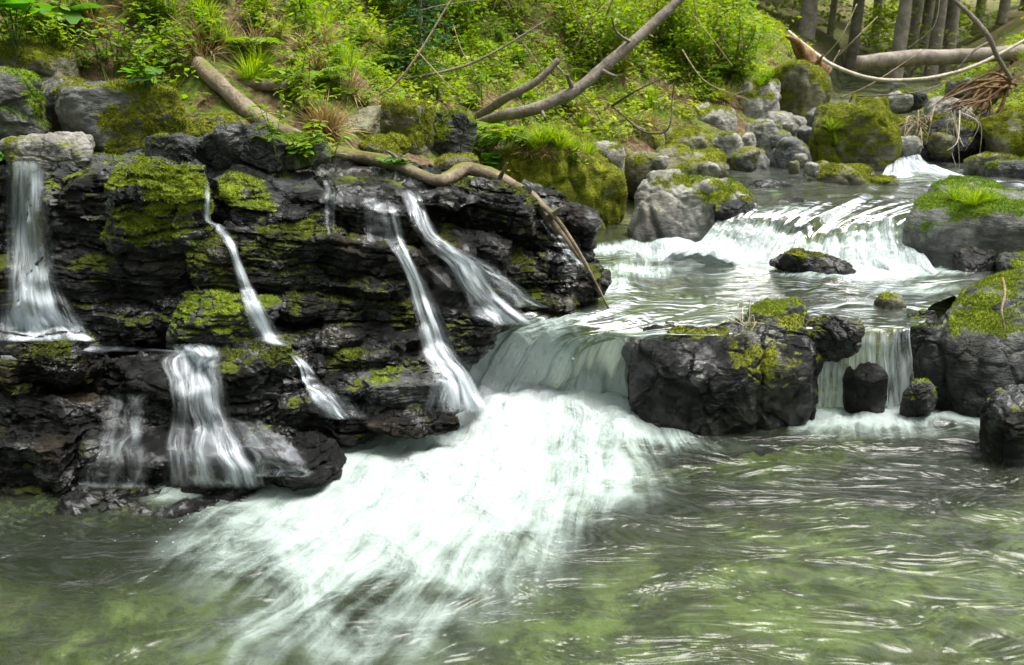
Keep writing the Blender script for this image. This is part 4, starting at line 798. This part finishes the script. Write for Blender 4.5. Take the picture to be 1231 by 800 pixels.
def round_leaf(R_, seed):
    r = np.random.RandomState(seed); V = [[0, 0, -.04 * R_]]; F = []; n = 20
    for k, q in enumerate((.5, 1.0)):
        for i in range(n):
            a = .22 + i * (6.28 - .44) / (n - 1); rr = R_ * q * (1 + (.05 * math.sin(a * 9 + seed) if q == 1 else 0)); V.append([math.cos(a) * rr, math.sin(a) * rr, R_ * (.10 * q * math.sin(3 * a + seed) + .05 * q)])
    for i in range(n - 1):
        F += [[0, 1 + i, 2 + i], [1 + i, 1 + n + i, 2 + n + i], [1 + i, 2 + n + i, 2 + i]]
    return np.array(V), np.array(F)
def bigleaf_plant(px, py, n, R_, label, seed, hgt_=.22, tint=None):
    p, nn, _ = hit(px, py)
    if p is None: return
    r = np.random.RandomState(seed); root = empty('broad_leaf_plant', p); tag(root, label, 'plant')
    for i in range(n):
        a = r.uniform(0, 6.28); d = R_ * r.uniform(.3, 1.7); h = hgt_ * r.uniform(.5, 1.15); e = np.array([math.cos(a) * d, math.sin(a) * d * .7, h]); rl = R_ * r.uniform(.6, 1.1)
        V, F = round_leaf(rl, seed * 7 + i); M = rotm(np.array([a]), np.array([r.uniform(-.5, .2)]), np.array([r.normal(0, .2)]))[0]
        c = np.repeat((np.array([.09, .22, .025]) if tint is None else tint)[None] * r.uniform(.75, 1.25), len(V), 0)
        lf = link('leaf', mk_mesh('leaf', V @ M.T + e, F, col=c), M_LEAF, root)
        V, F = tube([np.zeros(3), e * .5 + [0, 0, .03], e], [.004, .003, .002], 5, 8, 0, cap=False); link('stalk', mk_mesh('stalk', V, F, col=np.tile([[.10, .16, .03]], (len(V), 1))), M_LEAF, root)
def make_plant(name, parts, label, cat, group):
    root = empty(name, (0, 0, -50)); tag(root, label, cat, group)
    for nm, V, F, col, kind in parts:
        o = link(nm, mk_mesh(nm, V, F, col=col, smooth_=False), M_LEAF if nm != 'dry_blades' else M_DRY, root)
        if kind: tag(o, kind=kind)
    return root
def herb_root(seed, label, group, **k):
    (sv, sf), (lv, lf, lc) = tpl_herb(seed, **k)
    return make_plant('leafy_herb', [('stems', sv, sf, np.tile([[.10, .15, .03]], (len(sv), 1)), 'stuff'), ('leaves', lv, lf, np.repeat(lc, 8, 0), 'stuff')], label, 'plant', group)
def put(protos, spots, rs, first):
    for (p, sc_, k) in spots:
        o = protos[k] if k not in first else copy_tree(protos[k]); first.add(k)
        o.location = p; o.rotation_euler = (rs.normal(0, .08), rs.normal(0, .08), rs.uniform(0, 6.28)); o.scale = (sc_,) * 3
def drop_unused(protos, first):
    for k, o in list(enumerate(protos)) if isinstance(protos, list) else protos.items():
        if k not in first:
            for c in list(o.children): bpy.data.objects.remove(c)
            bpy.data.objects.remove(o)
def on_bank(p, n): 
    s, _ = signed(FOOT, np.array([p[0]]), np.array([p[1]])); return s[0] > .05 and n[2] > .15
rs = np.random.RandomState(21)
protos = [herb_root(1, 'bright green leafy herb with paired oval leaves growing on the bank', 'bright leafy herbs on the bank', h=.15, stems=7, ls=.048, t0=.72),
          herb_root(2, 'tall mid green herb with stacked pointed leaves on the bank', 'tall leafy herbs on the bank', h=.24, stems=6, ls=.058, t0=.58),
          herb_root(3, 'low dark green herb spreading close to the soil of the bank', 'low dark herbs on the bank', h=.09, stems=9, ls=.045, t0=.38, lean=1.2)]
spots = []
def try_spot(px, py, sc_, k, need=True):
    p, n, _ = hit(px, py)
    if p is not None and (not need or on_bank(p, n)) and p[1] < 13 and (not need or clear_of(np.array([p, p + [0, 0, .12 * sc_]])).all()): spots.append((p - [0, 0, .015], sc_, k)); return True
while len(spots) < 200:
    px, py = rs.uniform(0, 1231), rs.uniform(-20, 190)
    if py > 205 - 0.02 * px or (px > 700 and py > 130): continue
    try_spot(px, py, rs.uniform(.7, 1.35), int(rs.choice([0, 0, 1, 1, 2])))
for px, py in [(40, 40), (60, 55), (20, 62), (70, 60), (120, 88), (140, 92), (160, 98), (100, 82), (175, 108), (185, 40), (240, 30), (255, 50), (330, 185), (370, 195), (385, 198), (690, 200)]:
    try_spot(px, py, rs.uniform(.9, 1.4), int(rs.choice([0, 1])), False)
first = set(); put(protos, spots, rs, first)
# grass tufts
gp = {}
gl = [('green', G1 * 1.2, G2 * 1.1, 'bright green grass tuft growing between the stones', 'green grass tufts', 'blades', .16), ('dry', TAN * .8, TAN * 1.15, 'straw-coloured dry grass tuft hanging on the bank', 'dry grass tufts', 'dry_blades', .18)]
for k, (nm, ca, cb, lb, gr, part, L) in enumerate(gl):
    V, F, c = tpl_grass(31 + k, 150, L, (ca, cb), droop=.55 if k == 0 else -.3); gp[k] = make_plant('grass_tuft', [(part, V, F, np.repeat(c, 5, 0), 'stuff')], lb, 'grass', gr)
spots = []
for px, py, s in [(660, 168, 1.0), (672, 176, 1.1), (650, 172, 1.0), (690, 180, .8), (645, 182, .8), (705, 185, .8), (1000, 155, .9), (1005, 172, .7), (1150, 240, .8), (1170, 245, .9), (1185, 240, .7), (580, 150, .8), (700, 150, 1.0), (860, 110, 1.1), (870, 120, 1), (410, 75, 1), (220, 60, 1)]:
    try_spot(px, py, s, 0, False)
for px, py, s in [(250, 60, 1.3), (242, 70, 1.1), (635, 180, .6), (655, 182, .6), (690, 184, .6), (110, 25, 1), (118, 40, .9), (235, 50, 1.2), (420, 110, 1.1), (395, 160, 1.2), (388, 150, 1.1), (990, 60, 1.4), (1000, 70, 1.3), (160, 8, 1), (330, 40, 1.0)]:
    try_spot(px, py, s, 1, False)
for _ in range(60): try_spot(rs.uniform(200, 1000), rs.uniform(0, 150), rs.uniform(.7, 1.2), int(rs.uniform() < .25))
put(gp, spots, rs, set())
V, F, c = tpl_grass(40, 150, .17, (RUST, TAN), spread=.05, droop=.4); o = make_plant('grass_tuft', [('dry_blades', V, F, np.repeat(c, 5, 0), 'stuff')], 'reddish brown dry tuft standing behind the fallen branch', 'grass', None); o.location = hit(388, 158)[0]
# ferns
FE = [(577, 178, 1.5, 'tall fresh fern growing in front of the leaning trunk foot'), (372, 100, .8, 'feathery fern behind the short mossy log'), (470, 82, .9, 'fern on the slope below the long grey stick'), (300, 60, .8, 'small fern on the bare soil above the fallen branch'), (860, 90, 1.1, 'fern spreading at the foot of the grassy bank by the pale rocks'), (700, 95, .8, 'fern half hidden behind the leaning trunk')]
for i, (px, py, s, lb) in enumerate(FE):
    (sv, sf), (lv, lf, lc) = tpl_fern(50 + i); o = make_plant('fern', [('stems', sv, sf, np.tile([[.09, .14, .03]], (len(sv), 1)), 'stuff'), ('fronds', lv, lf, np.repeat(lc, 8, 0), 'stuff')], lb, 'fern', None); p = hit(px, py)[0]; o.location = p - np.array([0, 0, .02]); o.scale = (s,) * 3
bigleaf_plant(20, 62, 5, .13, 'cluster of broad round leaves above the yellow mossy boulder', 3, .30)
bigleaf_plant(62, 50, 4, .11, 'broad round leaf standing beside the upright boulder', 4, .22)
bigleaf_plant(590, 205, 8, .06, 'patch of round pale green leaves beside the big mossy boulder', 5, .08)
bigleaf_plant(180, 108, 4, .06, 'few round leaves behind the flat-topped grey boulder', 6, .08)
bigleaf_plant(8, 196, 6, .05, 'light green leaves trailing at the lip of the left waterfall', 7, .05)
bigleaf_plant(360, 192, 6, .035, 'small rounded leaves beside the moss-capped rock on the ledge', 8, .06)
bigleaf_plant(478, 205, 6, .04, 'creeping round leaves along the middle of the fallen branch', 9, .05)
# bushes and saplings
def bush(seed, h=1.0, n=900, ls=.045, t0=.8):
    r = np.random.RandomState(seed); st, P = [], []
    for i in range(9):
        a = r.uniform(0, 6.28); l = h * r.uniform(.6, 1.0); e = np.array([math.cos(a) * l * .5, math.sin(a) * l * .5, l]); m = e * .5 + r.normal(0, .05, 3)
        st.append(tube([np.zeros(3), m, e], [.009, .006, .002], 5, 8, .05, i, cap=False)); c = catmull([np.zeros(3), m, e], 30)
        for k in range(n // 9): q = int(30 * r.uniform(.25, .999)); P.append(c[q] + r.normal(0, .10 * h, 3))
    P = np.array(P); N_ = len(P); V, F = inst(SML_V, SML_F, P, rotm(r.uniform(0, 6.28, N_), r.normal(-.1, .4, N_), r.normal(0, .4, N_)), ls * r.uniform(.6, 1.3, N_))
    return join(st), (V, F, greens(np.clip(t0 + .3 * fbm(P, 4 / h, seed, 2) + r.normal(0, .1, N_), 0, 1), r, N_, .25))
bp = {}
for k, (lb, gr, kw) in enumerate([('thin leafy bush with yellow-green leaves on the upper bank', 'yellow-green bushes on the upper bank', dict(h=.75, t0=.9)), ('dense fresh green bush on the upper bank', 'fresh green bushes on the upper bank', dict(h=.55, t0=.65, n=1100, ls=.05))]):
    (sv, sf), (lv, lf, lc) = bush(70 + k, **kw); root = empty('bush', (0, 0, -50)); tag(root, lb, 'bush', gr)
    tag(link('stems', mk_mesh('stems', sv, sf), M_TWIG, root), kind='stuff'); tag(link('foliage', mk_mesh('foliage', lv, lf, col=np.repeat(lc, 4, 0), smooth_=False), M_LEAF, root), kind='stuff'); bp[k] = root
spots = []
while len(spots) < 46:
    px = rs.uniform(430, 1231); try_spot(px, rs.uniform(-60, 55 + 40 * (px > 700)), rs.uniform(.7, 1.3), int(rs.uniform() < .5))
put(bp, spots, rs, set())
# young spruce
def conifer(seed, h, base_r, n, ls, z0=.0, spread=.32, col=(.03, .085, .03)):
    r = np.random.RandomState(seed); P, yaw, pit = [], [], []
    nb = int(n / 34)
    for i in range(nb):
        z = z0 + (h - z0) * (i / nb) ** .9; a = r.uniform(0, 6.28); l = spread * (h - z + .06 * h) * r.uniform(.7, 1.1)
        for k in range(34):
            q = r.uniform(.1, 1); s = r.choice([-1, 1]); P.append([math.cos(a) * l * q + r.normal(0, .04 * l), math.sin(a) * l * q + r.normal(0, .04 * l), z - .25 * l * q * q + r.normal(0, .02 * l)]); yaw.append(a + s * .7 + r.normal(0, .3)); pit.append(r.normal(-.15, .25))
    P = np.array(P); N_ = len(P); V, F = inst(SML_V * np.array([1, .45, 1]), SML_F, P, rotm(np.array(yaw), np.array(pit), r.normal(0, .5, N_)), ls * r.uniform(.6, 1.3, N_))
    return V, F, np.array(col)[None] * r.uniform(.6, 1.5, (N_, 1))
p = hit(505, 95)[0]; root = empty('young_spruce', p); tag(root, 'young bluish green spruce on the slope above the greenish slab', 'tree')
V, F, c = conifer(5, 1.1, .02, 2600, .06, .05, .34, (.05, .11, .04)); tag(link('crown', mk_mesh('crown', V, F, col=np.repeat(c, 4, 0), smooth_=False), M_LEAF, root), kind='stuff')
V, F = tube([np.zeros(3), np.array([.02, 0, .6]), np.array([0, 0, 1.1])], [.018, .012, .003], 7); link('trunk', mk_mesh('trunk', V, F), M_TRUNK, root)
# forest trees: trunks in view, crowns high above
TREES = [(968, 17, 15), (997, 20, 6), (1026, 19, 11), (1081, 16, 13), (1095, 18, 12), (1110, 20, 10), (1124, 17.5, 12), (1140, 19, 13), (1172, 24, 9), (1200, 22, 9), (1226, 26, 10), (900, 22, 9), (930, 27, 9), (1050, 26, 9), (860, 24, 10)]
tl = {0: 'stout tree trunk behind the weathered stump', 3: 'thick reddish tree trunk at the front of the trunk row', 7: 'thick pale tree trunk at the right of the trunk row beside the log'}
cv = conifer(9, 8.5, .2, 9000, .30, 2.6, .26, (.045, .105, .022))
for i, (px, Y, wpx) in enumerate(TREES):
    b = Py(px, 50, Y); b[2] = hgt(b[0], b[1])[0] - .05; rr = .62 * wpx * Y / FPX / 1.1
    root = empty('spruce_tree', b); tag(root, tl.get(i, 'straight grey forest tree trunk standing behind the log'), 'tree', None if i in tl else 'forest trees behind the log')
    V, F = tube([np.zeros(3), np.array([.02, 0, 1.0]), np.array([rs.normal(0, .06), 0, 4]), np.array([rs.normal(0, .1), 0, 9.5])], [rr * 1.25, rr, rr * .85, .02], 14, 24, .05, i); link('trunk', mk_mesh('trunk', V, F), M_TRUNK, root)
    me = mk_mesh('crown', cv[0], cv[1], col=np.repeat(cv[2], 4, 0), smooth_=False) if i == 0 else crown_me
    o = link('crown', me, M_LEAF if i == 0 else None, root); crown_me = me; o.rotation_euler[2] = i * 1.3; o.scale = (1, 1, rs.uniform(.9, 1.3)); tag(o, kind='stuff')
# ground cover on the bank
r = np.random.RandomState(77)
def scatter(n, fn, xr=(-5, 9), yr=(4.0, 15)):
    x = r.uniform(xr[0], xr[1], n * 3); y = yr[0] + (yr[1] - yr[0]) * r.uniform(0, 1, n * 3) ** 1.5
    s, _ = signed(FOOT, x, y); rgt = x > np.interp(y, [6, 7.5, 9, 11, 14, 30], [3.9, 4.1, 4.3, 4.9, 6.3, 13]); m = ((s > .12) | (rgt & (y > 6))) & (np.abs(x) < y * .62 + .6); x, y, s = x[m], y[m], s[m]
    P = np.stack([x, y, np.zeros_like(x)], 1); keep = r.uniform(0, 1, len(x)) < fn(P); P = P[keep][:n]; P[:, 2] = hgt(P[:, 0], P[:, 1]); return P[clear_of(P + [0, 0, .02]) & clear_of(P + [0, 0, .12])]
cl = scatter(8500, lambda P: np.clip(.25 + .2 * smooth(5.5, 9, P[:, 1]) + 2.2 * fbm(P, 1.3, 15, 3), .03, 1))
n = 12; A = np.repeat(cl, n, 0); N_ = len(A); hs_ = np.repeat(r.uniform(.02, .15, len(cl)), n) * r.uniform(.25, 1.1, N_); a = r.uniform(0, 6.28, N_); rad = r.uniform(0, .11, N_)
P = A + np.stack([np.cos(a) * rad, np.sin(a) * rad, hs_], 1)
V, F = inst(SML_V, SML_F, P, rotm(a + r.normal(0, .7, N_), r.normal(-.05, .35, N_), r.normal(0, .35, N_)), np.repeat(r.uniform(.6, 1.3, len(cl)), n) * .042 * r.uniform(.6, 1.3, N_) * (1 + .03 * P[:, 1]))
leaf_obj('undergrowth', V, F, greens(.66 + .18 * smooth(4.5, 8, P[:, 1]) + .45 * fbm(P, .8, 31, 3) + np.repeat(r.normal(0, .12, len(cl)), n), r, N_), 4, M_LEAF)
gcl = scatter(3800, lambda P: np.clip(.4 + 1.6 * fbm(P, 1.0, 25, 3), .05, 1)); n = 14; A = np.repeat(gcl, n, 0); N_ = len(A)
P = A + np.stack([r.normal(0, .03, N_), r.normal(0, .03, N_), np.zeros(N_)], 1); dry = np.repeat(r.uniform(0, 1, len(gcl)) < .33, n)
V, F = inst(BLD_V, BLD_F, P, rotm(r.uniform(0, 6.28, N_), np.where(dry, r.uniform(-.2, 1.0, N_), r.uniform(.5, 1.4, N_)), r.normal(0, .4, N_)), r.uniform(.06, .17, N_))
c = greens(.75 + .3 * fbm(P, 1, 41, 2), r, N_); c[dry] = TAN * r.uniform(.5, 1.1, (int(dry.sum()), 1)); leaf_obj('bank_grass', V, F, c, 5, M_LEAF)
lt = scatter(16000, lambda P: np.clip(.5 - 1.0 * fbm(P, 1.3, 15, 3), .1, 1)); N_ = len(lt)
V, F = inst(SML_V * np.array([1, .6, 1]), SML_F, lt + [0, 0, .012], rotm(r.uniform(0, 6.28, N_), r.normal(0, .35, N_), r.normal(0, .35, N_)), r.uniform(.02, .06, N_))
leaf_obj('leaf_litter', V, F, (TAN * .7 + (RUST - TAN * .7) * r.uniform(0, 1, (N_, 1))) * r.uniform(.4, 1.1, (N_, 1)), 4, M_DRY)
# the wood beyond, and unseen leaf crowns added round about to block low sky light
def leafmass(name, centres, rad, per, ls, t0, label):
    A = np.repeat(centres, per, 0); N_ = len(A); d = r.normal(0, 1, (N_, 3)); d /= np.linalg.norm(d, axis=1, keepdims=True)
    P = A + d * (np.repeat(rad, per) * r.uniform(.2, 1, N_) ** .5)[:, None] * np.array([1, 1, .75])
    V, F = inst(SML_V, SML_F, P, rotm(r.uniform(0, 6.28, N_), r.normal(0, .4, N_), r.normal(0, .4, N_)), np.repeat(ls, per) * r.uniform(.6, 1.3, N_))
    o = leaf_obj(name, V, F, greens(t0 + .35 * fbm(P, .35, 91, 3) + r.normal(0, .1, N_), r, N_), 4, M_LEAF); tag(o, label)
k = 420; x = r.uniform(-6, 26, k); y = r.uniform(16.5, 38, k); ok = np.abs(x) < y * .75 + 1; x, y = x[ok], y[ok]; k = len(x)
z = hgt(x, y); c = np.stack([x, y, z + r.uniform(.1, 1.0, k) + r.uniform(0, 1, k) ** 2 * 5 * (y > 18)], 1)
leafmass('forest_understorey', c, r.uniform(.4, 1.1, k), 190, .06 + .004 * y, .88, 'bright leafy wood filling the far end of the valley')
k = 620; an = r.uniform(0, 6.28, k); rd = r.uniform(7, 15, k); x = 1.5 + np.cos(an) * rd; y = 4 + np.sin(an) * rd * 1.15
ok = ~((y > 6) & (np.abs(x) < y * .72 + 2.5)); x, y = x[ok], y[ok]; k = len(x); z = hgt(x, y)
c = np.stack([x, y, z + r.uniform(0, 1, k) * 11], 1)
k2 = 75; x2 = r.uniform(-9, 14, k2); y2 = r.uniform(15, 25, k2); c2 = np.stack([x2, y2, 1.6 + .10 * y2 + 2.2 + r.uniform(0, 1, k2) * 7.5], 1); c = np.concatenate([c, c2]); k += k2  # crowns above the view, added to keep bright sky out of water reflections
leafmass('sky_block_canopy', c, r.uniform(.8, 1.6, k), 110, np.full(k, .28), .45, 'unseen leafy crowns added round the stream valley to block low sky light')
